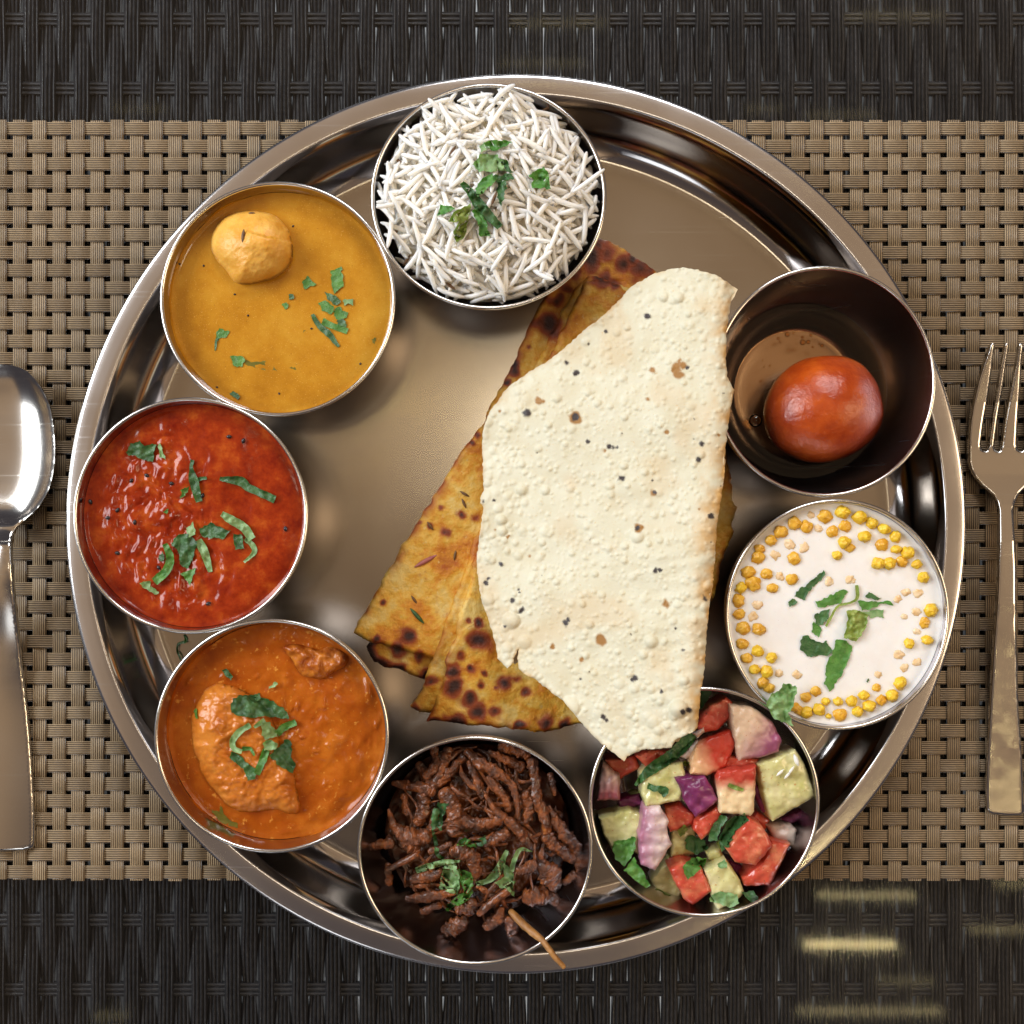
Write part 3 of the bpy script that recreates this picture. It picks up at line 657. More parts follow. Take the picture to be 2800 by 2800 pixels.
# ------------------------------------------------------------------ liquids
def liquid(key, z, hf, m, name, label, cat, nr=60, na=160, wet=0.0):
    cx, cy, sx, sy = BC[key]; R = rin(z)-.05
    def zf(x, y, r): return z+hf(x, y)*smooth(1.0, .93, r)+.45*smooth(.965, 1, r)
    v, f = disc(cx, cy, R*sx, R*sy, zf, nr, na)
    return tag(obj(name, v, f, m, sm=180, surf=key), label, cat)
t = NT('yellow_dal')
c = t.ramp(t.noise(45, 6, .68), [(.3, (.38, .15, .008)), (.5, (.50, .225, .015)), (.7, (.58, .30, .03))])
c = t.mix(t.ramp(t.noise(2600, 2, .5), [(.66, (0, 0, 0)), (.70, (.8, .8, .8))]), c, (.72, .42, .10))
c = t.mix(t.ramp(t.noise(1900, 2, .5), [(.70, (0, 0, 0)), (.73, (.8, .8, .8))]), c, (.20, .07, .01))
t.set(col=c, rough=.06, spec=.5); t.sub(.15, (1, .5, .1), .002); t.bump(t.noise(300, 3), .05); M['dal'] = t.m
liquid('dal', 37.2, lambda x, y: .12*fbm(x/9, y/9, 0, 2, 3), M['dal'], 'dal', 'smooth yellow dal filling its bowl almost to the rim', 'dal')
t = NT('red_tomato_curry')
c = t.ramp(t.noise(130, 5, .65), [(.30, (.17, .008, .002)), (.52, (.31, .030, .004)), (.70, (.46, .085, .010))])
t.set(col=c, rough=.16, spec=.32); t.sub(.15, (1, .2, .05), .0015); t.bump(t.noise(300, 3, .5), .16, .0008); M['tomato_curry'] = t.m
def th(x, y):
    left = smooth(16, -14, x+.25*y)*smooth(40, 30, np.hypot(x, y)); n = fbm(x/5.5+.8*fbm(x/9, y/9, 0, 3, 2), y/9.0, 0, 12, 3)
    return (.35+2.5*left)*(.55*np.abs(n)*2-.35)*.95+.35*left*fbm(x/2, y/2, 0, 66, 3)+1.2*fbm(x/16, y/16, 0, 5, 2)+1.0*np.exp(-((x+2)**2+(y-6)**2)/180)
liquid('tomato', 38.4, th, M['tomato_curry'], 'tomato_curry', 'glossy red tomato curry with a rippled surface', 'curry', 90, 240)
t = NT('orange_curry')
c = t.ramp(t.noise(70, 5, .65), [(.28, (.27, .046, .003)), (.5, (.38, .085, .005)), (.72, (.50, .145, .012))])
c = t.mix(t.ramp(t.noise(420, 3), [(.62, (0, 0, 0)), (.72, (.7, .7, .7))]), c, (.70, .30, .05)); c = t.mix(t.ramp(t.noise(140, 5, .7), [(.60, (0, 0, 0)), (.72, (.7, .7, .7))]), c, (.28, .035, .003))
t.set(col=c, rough=.18, spec=.32); t.sub(.15, (1, .35, .08), .0015); t.bump(t.noise(260, 3, .5), .16, .0008); M['orange_curry'] = t.m
liquid('curry', 35.0, lambda x, y: 1.4*fbm(x/7, y/7, 0, 21, 3)*smooth(-26, 5, x)+1.1*np.clip(fbm(x/2.6, y/2.6, 0, 8, 2)-.3, 0, 1)*2, M['orange_curry'], 'orange_curry', 'thick orange curry gravy round a coated lump', 'curry', 80, 200)
t = NT('yoghurt')
c = t.ramp(t.noise(50, 4, .6), [(.35, (.80, .76, .72)), (.6, (.85, .83, .81)), (.75, (.87, .86, .85))])
c = t.mix(t.ramp(t.noise(1500, 2), [(.70, (0, 0, 0)), (.74, (.5, .5, .5))]), c, (.55, .45, .36)); t.set(col=c, rough=.25, spec=.45); t.sub(.4, (1, .8, .6), .003); t.bump(t.noise(350, 4), .15); M['yoghurt'] = t.m
liquid('raita', 40.6, lambda x, y: .15*fbm(x/7, y/7, 0, 4, 3), M['yoghurt'], 'yoghurt_raita', 'white yoghurt raita filling its bowl nearly to the rim', 'raita')
liquid('gulab', 15.5, lambda x, y: 0*x, M['syrup'], 'sugar_syrup', 'thin clear amber syrup round the red brown ball', 'syrup', 12, 96)

def film(key, z, hmax, m, name, label, seed):      # what the liquid left behind on the wall above its level
    cx, cy, sx, sy = BC[key]; na = 220; a = np.linspace(0, 2*math.pi, na, endpoint=False)
    h = hmax*np.clip(.35+1.5*fbm(np.cos(a)*2.2, np.sin(a)*2.2, 0, seed, 4), .03, 1); V, F = [], []
    for k in range(5):
        zz = z+h*k/4-.1
        for q in range(na):
            r = rin(zz[q])-.10*(1-k/4)-.03; V.append(((cx+r*sx*math.cos(a[q]))*1e-3, (cy+r*sy*math.sin(a[q]))*1e-3, zz[q]*1e-3))
    for k in range(4):
        for q in range(na): F.append((k*na+q, (k+1)*na+q, (k+1)*na+(q+1) % na, k*na+(q+1) % na))
    tag(obj(name, np.array(V), F, m, sm=180), label, 'film')
film('dal', 37.2, 3.4, M['dal'], 'dal_film', 'thin uneven yellow film on the bowl wall above the dal', 31)
film('raita', 40.6, 1.6, M['yoghurt'], 'yoghurt_film', 'thin white film on the bowl wall above the raita', 32)
film('curry', 35.0, 2.2, M['orange_curry'], 'curry_film', 'thin orange film on the bowl wall above the orange curry', 33)
# ------------------------------------------------------------------ lumps
def dome(ol, base, h, rad, seed, rough=.5, extra=None, sp=6, jg=4):
    def zf(X, Y, D):
        t_ = np.clip(D/rad, 0, 1); z = base+h*np.sqrt(np.clip(1-(1-t_)**2, 0, 1))+rough*fbm(X/26, Y/26, 0, seed, 4)*2*smooth(0, .25, t_)
        return z+(extra(X, Y, D) if extra is not None else 0)
    return sheet(smooth_poly(ol), zf, sp, 5, jg, seed, rows=1, wob=40)
M['dumpling'] = simple('fried_dumpling', (.72, .34, .04), (.84, .48, .10), 160, .34, .4, .35, 1100, .3, (1, .5, .15), .0018)
ol = px('A', [(470,420),(560,300),(700,250),(840,250),(960,290),(1050,380),(1085,480),(1090,600),(1050,700),(960,770),(850,810),(730,830),(640,810),(570,720),(500,640),(450,540)])
la, lb = px('A', [(720,405),(1085,500)])
def crack(X, Y, D):
    nx, ny = -(lb[1]-la[1]), lb[0]-la[0]; L = math.hypot(nx, ny); s_ = ((X-la[0])*nx+(Y-la[1])*ny)/L+4*fbm(X/9, Y/9, 0, 4, 3)
    u = ((X-la[0])*(lb[0]-la[0])+(Y-la[1])*(lb[1]-la[1]))/L**2
    k = smooth(-.05, .15, u)
    vy = px('A', [(820, 600)])[0]
    return k*(2.0*smooth(-2, 3, s_)*smooth(70, 6, s_))+.25*fbm(X/8, Y/8, 0, 9, 3)
v, f, P, D = dome(ol, 36.6, 11, 105, 5, .14, crack, 4, 1)
tag(obj('dumpling', v, f, M['dumpling'], sm=180, surf='dal'), 'round orange fried dumpling with a torn ridge floating in the dal', 'dumpling')
ol = px('E', [(470,560),(390,670),(335,800),(325,950),(345,1090),(420,1260),(520,1410),(640,1510),(780,1560),(980,1540),(1120,1570),(1190,1535),(1160,1400),(1130,1250),(1060,1120),(1010,950),(950,800),(820,650),(640,560)])
lump_x = lambda X, Y, D: 2.2*np.exp(-(((X-583)/30)**2+((Y-2010)/70)**2))+.9*np.abs(fbm(X/34, Y/24, 0, 77, 3))*2
v, f, P, D = dome(ol, 34.4, 7.0, 90, 15, .5, lump_x, 4)
M['lump'] = simple('gravy_coated_lump', (.44, .11, .008), (.60, .21, .03), 110, .2, .4, .4, 420, .2, (1, .35, .08), .0015)
tag(obj('curry_lump', v, f, M['lump'], sm=180, surf='curry'), 'large gravy coated lump left of centre in the orange curry', 'curry piece')
ol = px('E', [(1040,265),(1130,235),(1260,250),(1330,280),(1430,250),(1520,290),(1560,350),(1540,430),(1440,470),(1380,500),(1210,500),(1150,440),(1100,350)])
v, f, P, D = dome(ol, 34.6, 3.4, 34, 25, 1.1, None, 4)
M['lump2'] = simple('browned_lump', (.26, .045, .006), (.52, .17, .02), 220, .2, .35, .4, 500, .1)
tag(obj('curry_chunk', v, f, M['lump2'], sm=180, surf='curry'), 'smaller browned chunk poking out near the upper right rim of the orange curry', 'curry piece')
t = NT('syrup_soaked_ball')
c = t.ramp(t.noise(70, 4, .6), [(.3, (.26, .022, .003)), (.5, (.40, .055, .005)), (.7, (.54, .10, .010))])
t.set(col=c, rough=.15, spec=.55); t.bump(t.noise(600, 5, .6), .38, .0009); t.sub(.25, (1, .3, .1), .003); M['gulab'] = t.m
gx, gy, _ = W(2250, 1121, 24); v, f = ball((0, 0, 0), (23.2, 21.0, 17.5), 64, 40, .035, 1.3, 3)
a = math.radians(18); Rm = np.array([[math.cos(a), -math.sin(a), 0], [math.sin(a), math.cos(a), 0], [0, 0, 1]])
v = v@Rm.T+np.array([float(gx), float(gy), .0232])
tag(obj('syrup_ball', v, f, M['gulab'], sm=180), 'shiny red brown syrup soaked ball alone in its steel bowl', 'sweet')
for i, (x, y, r) in enumerate([(2153,914,7),(2170,911,4),(2194,922,4),(2195,936,8),(2210,935,6),(2217,917,4),(2248,945,5),(2240,940,3),(2128,925,4),(2133,934,3),(2222,949,3),(2105,1000,3),(2080,1042,4),(2089,1003,2.5),(2085,985,2.5)]):
    bx, by, _ = W(x, y, 15.5); rm = r*sc(15.5); v, f = ball((float(bx)*1e3, float(by)*1e3, 15.45), (rm, rm, rm*.8), 12, 8)
    tag(obj('small_bubble', v, f, M['syrup'], sm=180), 'tiny clear bubble on the syrup above the ball', 'bubble', 'tiny bubbles on the syrup')
bx, by, _ = W(2066, 1150, 15.5); v, f = ball((float(bx)*1e3, float(by)*1e3, 15.3), (2.7, 2.7, 2.4), 20, 12)
tag(obj('air_bubble', v, f, M['syrup'], sm=180), 'single clear air bubble on the syrup left of the ball', 'bubble')
def clock(x, y, cx_=948, cy_=985):
    h = int(round((math.degrees(math.atan2(x-cx_, cy_-y)) % 360)/30)) % 12 or 12
    return ['', 'one', 'two', 'three', 'four', 'five', 'six', 'seven', 'eight', 'nine', 'ten', 'eleven', 'twelve'][h]
# ------------------------------------------------------------------ rice: grains dropped one by one on a growing heap
def grain_mesh(i):
    r_ = random.Random(i); L = r_.uniform(.78, 1.12); b = r_.uniform(-.2, .2); n = 8; st = 12; V, F = [], []
    for s_ in range(st):
        u = math.sin(math.pi/2*(-1+2*s_/(st-1))); r = max(.2, (1-abs(u)**4.6))**.5*(1+.1*u*r_.uniform(-1, 1))
        for k in range(n):
            a = 2*math.pi*k/n; V.append((u*6.3*L, b*5.5*(1-u*u)+math.cos(a)*.98*r, math.sin(a)*.88*r))
    for s_ in range(st-1):
        for k in range(n): F.append((s_*n+k, s_*n+(k+1) % n, (s_+1)*n+(k+1) % n, (s_+1)*n+k))
    F.append(tuple(range(n))[::-1]); F.append(tuple((st-1)*n+k for k in range(n)))
    return np.array(V)*1e-3, F
GR = [grain_mesh(i) for i in range(8)]
cx, cy, sx, sy = BC['rice']; RR = 40.2; res = .4; N = int(2*45/res)
yy, xx = np.mgrid[0:N, 0:N]; gxm, gym = (xx+.5)*res-45, (yy+.5)*res-45; rr_ = np.hypot(gxm, gym)
target = 51.5-10.5*(rr_/RR)**2.4+1.8*fbm(gxm/9, gym/9, 0, 6, 2)
core = target-4.2
Hm = np.where(rr_ < RR+1.5, core, 60.); ID = np.full((N, N), -1); grains = []
def samp(a, b):
    i = np.clip(((np.asarray(b)+45)/res).astype(int), 0, N-1); j = np.clip(((np.asarray(a)+45)/res).astype(int), 0, N-1); return Hm[i, j]
u7 = np.linspace(-1, 1, 9)
for g_ in range(640):
    best = None
    for q in range(10):
        a = rng.uniform(0, 2*math.pi); r = (RR-.8)*math.sqrt(rng.random()); x, y = r*math.cos(a), r*math.sin(a)
        i, j = int((y+45)/res), int((x+45)/res); d = target[i, j]-Hm[i, j]+rng.normal(0, .8)
        if best is None or d > best[0]: best = (d, x, y)
    _, x, y = best
    for q in range(12):
        yaw = 5.5*float(vn(x/13, y/13, g_/260, 91))+rng.normal(0, .55); ex, ey = math.cos(yaw)*5.8, math.sin(yaw)*5.8
        if max(math.hypot(x+ex, y+ey), math.hypot(x-ex, y-ey)) < RR+1.6: break
        x *= .96; y *= .96
    hs = samp(x+u7*ex, y+u7*ey); sl = np.clip(np.polyfit(u7, hs, 1)[0], -2.0, 2.0)+rng.normal(0, .15)
    z = (hs-sl*u7).max()*.4+np.median(hs-sl*u7)*.6+.5
    grains.append((x, y, z, yaw, math.atan2(sl, 5.8)))
    # stamp
    i0, i1 = int((y-8+45)/res), int((y+8+45)/res); j0, j1 = int((x-8+45)/res), int((x+8+45)/res)
    i0, j0, i1, j1 = max(i0, 0), max(j0, 0), min(i1, N), min(j1, N)
    lx, ly = gxm[i0:i1, j0:j1]-x, gym[i0:i1, j0:j1]-y
    al = (lx*math.cos(yaw)+ly*math.sin(yaw))/6.3; ac = -lx*math.sin(yaw)+ly*math.cos(yaw)
    inn_ = (np.abs(al) < 1) & (np.abs(ac) < .98); top = z+sl*al+.88*np.sqrt(np.clip(1-(ac/.98)**2, 0, 1))
    sub = Hm[i0:i1, j0:j1]; k = inn_ & (top > sub); sub[k] = top[k]; ID[i0:i1, j0:j1][k] = g_
vis = np.bincount(ID[ID >= 0].ravel(), minlength=len(grains)); order = np.argsort(-vis); chosen = set(order[:300].tolist())
from mathutils import Matrix
gm = [mesh('rice_grain', v, f, M['rice'], 180) for v, f in GR]
rest, sv = [], []
for i, (x, y, z, yaw, pit) in enumerate(grains):
    k = i % 8; mt = Matrix.Translation(((cx+x*sx)*1e-3, (cy+y*sy)*1e-3, z*1e-3))@Matrix.Rotation(yaw, 4, 'Z')@Matrix.Rotation(-pit, 4, 'Y')@Matrix.Rotation(rng.uniform(0, 6.28), 4, 'X')
    A = np.array(mt); wv = GR[k][0]@A[:3, :3].T+A[:3, 3]
    SURF.setdefault('rice', []).append((wv, GR[k][1]))
    if i in chosen:
        o = bpy.data.objects.new('rice_grain', gm[k]); COL.objects.link(o); o.matrix_world = mt
        rg = math.hypot(x, y)/RR; tag(o, f"long white rice grain {'at the edge' if rg > .75 else 'on the slope' if rg > .4 else 'near the top'} of the rice heap towards {clock(x, -y, 0, 0)} o'clock", 'rice grain', 'rice grains heaped in the bowl')
    elif vis[i] > 0 or rng.random() < .3: rest.append((wv, GR[k][1]))
v, f = join(rest)
tag(obj('rice_bed', v, f, M['rice'], sm=180), 'smaller glimpses of white rice beneath the top grains', 'rice', kind='stuff')
def corez(x, y, r):
    return np.interp(r, [0, .5, .8, 1.0], [47.3, 46, 42, 35])
v, f = disc(cx, cy, 38.5*sx, 38.5*sy, corez, 14, 64)
tag(obj('rice_core', v, f, M['rice'], sm=180), 'inside of the rice heap seen between the grains', 'rice', kind='stuff')
def seed_obj(fr, x, y, z, L, Wd, ang, m, label, cat='seed', group=None, name='cumin_seed'):
    p = px(fr, [(x, y)])[0]; a, b, c = W(p[0], p[1], z); d = np.array([math.cos(ang), math.sin(ang), 0])*L*.5; o_ = np.array([a, b, c])*1e3
    v, f = tube([o_-d, o_-d*.4, o_+d*.4, o_+d], [Wd*.15, Wd*.5, Wd*.5, Wd*.15], 8, 8)
    return tag(obj(name, v, f, m, sm=180), label, cat, group)
def hit(key, X, Y, default=None):
    if key not in BVH:
        vv, ff = join(SURF[key]); BVH[key] = bvhtree.BVHTree.FromPolygons([tuple(q) for q in vv], ff)
    out = []
    for a, b in zip(X, Y):
        d = Vector([float(q) for q in W(a, b, 0)])-Vector((0, 0, HC)); h = BVH[key].ray_cast(Vector((0, 0, HC)), d)
        out.append(h[0].z*1e3 if h[0] is not None else np.nan)
    return np.array(out)
BVH = {}
def hz(key, fr, x, y):
    p = px(fr, [(x, y)])[0]; z = hit(key, [p[0]], [p[1]])[0]; return 40. if np.isnan(z) else z

# ------------------------------------------------------------------ dark vegetable strips
t = NT('sauce_coated_strip')
c = t.ramp(t.noise(230, 6, .72, rnd=True), [(.32, (.025, .007, .003)), (.46, (.10, .026, .005)), (.60, (.28, .070, .009)), (.74, (.50, .18, .024))])
t.set(col=c, rough=.34, spec=.45, coat=.45, coatr=.10); t.bump(t.noise(380, 6, .68), 1.0, .0016); M['strip_veg'] = t.m
M['stalk'] = simple('fried_stalk', (.20, .08, .018), (.42, .20, .055), 240, .36, .45, .8, 700)
M['masala'] = simple('dark_masala', (.04, .012, .005), (.15, .04, .01), 180, .2, .45, .9, 420)
okx, oky, osx, osy = BC['okra']
def okz(p):
    x, y, _ = W(p[:, 0], p[:, 1], 34); r = np.hypot((x*1e3-okx)/osx, (y*1e3-oky)/osy)/42
    low = np.clip(((-(y*1e3-oky))/42-.35), 0, 1)*10
    return 37.5-8*np.clip(r, 0, 1.1)**3-low*.6
OK = [ # points (x y r) in frame D, layer, kind, label
 ([(1230,1420,25),(1340,1530,31),(1480,1650,24),(1580,1780,22),(1650,1858,18)],9,'k','long pale brown stalk lying out over the lower right rim of the dark strips bowl'),
 ([(880,160,30),(1000,260,44),(1130,330,40),(1240,430,28),(1280,560,20),(1290,690,17)],4,'s','long hooked strip bending down right of centre'),
 ([(900,240,28),(960,380,32),(1010,520,26)],1,'s','dull strip sloping behind the hooked one'),
 ([(1400,230,38),(1420,380,38),(1440,520,36),(1500,680,42),(1510,800,30)],4,'s','long straight purplish brown strip at upper right'),
 ([(1540,340,28),(1560,420,26),(1580,500,13)],3,'s','short split strip near the right rim'),
 ([(1530,590,12),(1580,700,34),(1680,840,52),(1760,960,42),(1780,1120,22)],4,'s','broad pod shaped strip along the right rim'),
 ([(1030,500,14),(1100,610,25),(1180,680,32)],4,'k','short tapered stick just above centre'),
 ([(1200,690,26),(1290,780,40),(1360,870,28),(1400,935,7)],5,'s','pointed blade shaped strip right of centre'),
 ([(300,410,18),(420,430,36),(560,450,42),(620,480,36)],2,'s','thick strip pointing at the left rim'),
 ([(620,130,30),(640,260,34),(560,360,30)],3,'s','bent strip at the top left rim'),
 ([(740,140,34),(700,280,40),(620,440,34)],2,'s','stout strip slanting left near the top rim'),
 ([(860,200,28),(760,310,34),(660,420,30)],2,'s','narrow strip slanting beside the stout one'),
 ([(500,260,30),(580,350,34),(600,460,30)],1,'s','dark strip half hidden at upper left'),
 ([(390,500,26),(400,600,30),(420,660,24)],0,'s','deep dark curl beside the left wall'),
 ([(540,500,40),(540,620,46),(500,720,40)],2,'s','thick upright strip left of the dark leaf'),
 ([(265,615,9),(300,720,30),(360,800,52),(480,840,66),(570,820,44)],4,'s','lumpy star shaped piece at the left'),
 ([(400,860,60),(470,920,46),(500,950,24)],3,'s','red brown lump under the star shaped piece'),
 ([(90,915,24),(180,895,32),(290,880,44)],3,'s','stubby orange tipped finger reaching the left rim'),
 ([(250,1090,20),(340,1050,24),(490,970,26)],4,'k','thin stick at lower left'),
 ([(590,950,22),(760,890,26)],3,'s','short strip below the dark leaf'),
 ([(710,470,46),(760,580,62),(800,700,74),(790,800,54)],3,'s','big rough chunk left of centre'),
 ([(850,710,52),(980,740,46),(1100,710,38),(1190,670,34)],3,'s','thick ridge joining the rough chunk to the stick'),
 ([(1030,880,44),(1210,800,38)],2,'s','short blunt strip at the centre'),
 ([(1350,480,38),(1370,620,42),(1350,710,36)],2,'s','short thick strip beside the long purplish one'),
 ([(1150,110,34),(1260,140,44),(1370,190,34)],3,'s','curved strip hugging the top right rim'),
 ([(1060,160,20),(1180,220,36),(1320,290,32)],2,'s','forked strip under the top right rim'),
 ([(1500,830,42),(1600,910,46),(1720,1010,36)],3,'s','sauce covered strip beneath the pod shape'),
 ([(1470,1050,50),(1540,1130,74),(1580,1220,52)],3,'s','round dark lump at lower right'),
 ([(1650,1190,26),(1740,1140,34)],3,'s','brown nub against the right wall'),
 ([(770,940,42),(860,960,52),(930,1010,44),(960,1140,32)],5,'s','red brown knuckle in the middle of the heap'),
 ([(410,1320,24),(560,1310,40),(780,1265,24)],4,'s','red edged strip at lower left'),
 ([(980,1440,26),(1080,1350,32),(1220,1250,27)],5,'k','slanting stick below the centre'),
 ([(820,1390,50),(900,1400,54),(930,1340,36)],3,'s','rough lump under the large pale leaf'),
 ([(700,1570,34),(780,1540,66),(870,1490,44)],2,'s','egg shaped dark lump near the bottom'),
 ([(1040,1540,40),(1120,1470,46),(1160,1400,34)],2,'s','dark strip left of the long stalk'),
 ([(1200,1690,20),(1240,1600,52),(1220,1480,42)],4,'s','ragged flake beneath the long stalk'),
 ([(970,1220,20),(1090,1300,24)],3,'s','thin strip crossing under the slanting stick'),
 ([(260,1050,26),(270,1200,28)],1,'s','short dark strip against the lower left wall'),
 ([(530,1420,28),(670,1370,26)],1,'s','small dark strip below the red edged one'),
 ([(1290,1100,32),(1420,1050,36)],3,'s','short strip right of the pale ribbons'),
 ([(1350,1310,58),(1500,1300,66),(1640,1370,26)],1,'s','broad sauce patch at the lower right wall'),
 ([(450,1170,34),(600,1140,34),(680,1110,26)],2,'s','dull strip at the left below the thin stick'),
 ([(640,620,30),(610,760,34),(560,860,26)],1,'s','dark strip under the dark leaf'),
 ([(1060,360,30),(1180,520,34),(1220,620,26)],1,'s','dark strip inside the hook of the long one'),
]
for i, (pts, lay, kd, lab) in enumerate(OK):
    a_, b_, s_ = FR['D']; q = Y_(pts); p = q[:, :2]*s_+np.array([a_, b_]); z = okz(p)+lay*.8-2
    if i == 0: z = np.array([33, 38, 43.5, 46.2, 47.0])+.6
    xw, yw, zw = W(p[:, 0], p[:, 1], z); r = q[:, 2]*s_*sc(34)*(1.0 if kd == 'k' else 1.02)
    v, f = tube(np.stack([xw, yw, zw], 1)*1e3, r, 18, int(max(20, 6*len(pts)*3)), .08 if kd == 'k' else .20, .55, i*3, flat=1 if kd == 'k' else .75, wr=.12 if kd == 'k' else .42)
    lab2 = lab if i == 0 else lab+', among the dark strips'
    tag(obj('fried_stalk' if kd == 'k' else 'vegetable_strip', v, f, M['stalk'] if i == 0 else M['strip_veg'], sm=180, surf='okra'), lab2, 'vegetable', 'dark sauce coated strips in the bowl')
for i in range(84):
    a = rng.uniform(0, 2*math.pi); r0_ = 33*math.sqrt(rng.random()); x0_, y0_ = r0_*math.cos(a), r0_*math.sin(a)+3; th_ = rng.uniform(0, math.pi); L_ = rng.uniform(4, 8)
    pts = []
    for u_ in (-1, -.3, .4, 1):
        x_, y_ = x0_+u_*L_*math.cos(th_)+rng.normal(0, .9), y0_+u_*L_*math.sin(th_)+rng.normal(0, .9); rr0 = math.hypot(x_, y_)
        if rr0 > 36.5: x_, y_ = x_*36.5/rr0, y_*36.5/rr0; rr0 = 36.5
        z_ = 36-8*(rr0/42)**3-max(0, -y_-20)*.3+rng.normal(0, 1.0); pts.append((okx+x_*osx, oky+y_*osy, z_))
    w_ = rng.uniform(.4, 1.0); v, f = tube(pts, [w_*.5, w_, w_*.9, w_*.35], 12, 22, .2, .6, 900+i, flat=.7, wr=.4)
    tag(obj('vegetable_shred', v, f, M['strip_veg'], sm=180, surf='okra'), f"thin loose brown shred {'near the rim' if r0_ > 22 else 'inward'} of the dark heap towards {clock(x0_, -y0_, 0, 0)} o'clock", 'vegetable', 'loose shreds among the dark strips')
def mz(x, y, r): return 32.5-11*r**4+4.5*fbm(x/3.2, y/3.2, 0, 44, 5)-np.clip(-y-20, 0, 30)*.35
v, f = disc(okx, oky, 36*osx, 35*osy, mz, 50, 140)
tag(obj('masala_paste', v, f, M['masala'], sm=180, surf='okra'), 'dark lumpy masala paste under the brown strips', 'paste', kind='stuff')

# ------------------------------------------------------------------ salad
t = NT('tomato_flesh')
c = t.ramp(t.noise(120, 5, .6, rnd=True), [(.3, (.42, .035, .020)), (.5, (.54, .075, .040)), (.68, (.66, .24, .12))])
c = t.mix(t.ramp(t.noise(1300, 2), [(.68, (0, 0, 0)), (.72, (.7, .7, .7))]), c, (.70, .40, .16)); c = t.mix(t.ramp(t.noise(900, 2), [(.72, (0, 0, 0)), (.74, (.8, .8, .8))]), c, (.03, .03, .01))
t.set(col=c, rough=.3, spec=.5, coat=.5, coatr=.08); t.sub(.3, (1, .25, .12), .0025); t.bump(t.noise(500, 4), .3); M['tomato'] = t.m
def two(name, ca, cb, ang, lo, hi, stripes=0, rough=.3, wgt=.3, speck=True, cc=None):
    t = NT(name); g = t.n('ShaderNodeTexCoord').outputs['Generated']; mp = t.n('ShaderNodeMapping'); mp.inputs['Location'].default_value = (-.5, -.5, 0); t.l(g, mp.inputs['Vector'])
    mr = t.n('ShaderNodeMapping'); mr.inputs['Rotation'].default_value = (0, 0, ang); t.l(mp.outputs[0], mr.inputs['Vector'])
    sp = t.n('ShaderNodeSeparateXYZ'); t.l(mr.outputs[0], sp.inputs[0])
    fac = t.math('ADD', t.math('ADD', sp.outputs[0], .5), t.math('MULTIPLY', t.math('SUBTRACT', t.noise(150, 4), .5), .35))
    c = t.ramp(fac, [(lo, ca), (hi, cb)]+([(min(1, hi+.25), cc)] if cc else []))
    if stripes:
        wv = t.math('SINE', t.math('ADD', t.math('MULTIPLY', sp.outputs[1], 2*math.pi*stripes), t.math('MULTIPLY', t.noise(120, 3), 5.)))
        c = t.mix(t.math('MULTIPLY', t.math('ADD', wv, 1.), .22), c, tuple(x*.55 for x in ca)); t.bump(wv, .35, .0003)
    if speck: c = t.mix(t.ramp(t.noise(1400, 2), [(.70, (0, 0, 0)), (.73, (.8, .8, .8))]), c, (.40, .12, .02))
    t.set(col=c, rough=rough, spec=.5); t.sub(wgt, (1, .5, .4), .0025); t.bump(t.noise(600, 4), .25); return t.m
M['tom_pale'] = two('pale_cored_tomato', (.46, .05, .03), (.76, .58, .34), math.pi/2*1.0, .25, .55)
M['tom_core'] = two('tomato_with_core', (.70, .42, .22), (.46, .04, .02), -.4, .15, .5)
M['on_purple'] = two('purple_onion_skin', (.155, .018, .085), (.30, .06, .18), .6, .2, .8, 3, .3, .2)
M['on_big'] = two('onion_wedge', (.60, .42, .28), (.34, .10, .19), .5, .30, .80, 0, .3, .3)
M['on_pale'] = two('pale_onion', (.42, .17, .25), (.76, .62, .60), 0, .15, .6, 5, .3, .35)
M['on_white'] = two('whitish_onion', (.62, .46, .40), (.70, .58, .50), 0, .2, .8, 2, .3, .35)
M['on_sq'] = two('square_onion', (.30, .08, .10), (.66, .48, .46), -math.pi/2, .2, .7, 4, .3, .3)
t = NT('cucumber_flesh')
c = t.ramp(t.noise(110, 5, .6, rnd=True), [(.3, (.46, .44, .14)), (.55, (.60, .56, .27)), (.75, (.70, .64, .40))])
c = t.mix(t.ramp(t.noise(800, 3), [(.66, (0, 0, 0)), (.71, (.7, .7, .7))]), c, (.46, .17, .03)); c = t.mix(t.ramp(t.noise(1000, 2), [(.72, (0, 0, 0)), (.74, (.7, .7, .7))]), c, (.05, .06, .015))
t.set(col=c, rough=.3, spec=.5, coat=.5, coatr=.08); t.sub(.35, (1, .9, .4), .003); t.bump(t.noise(350, 4), .3); M['cuc'] = t.m
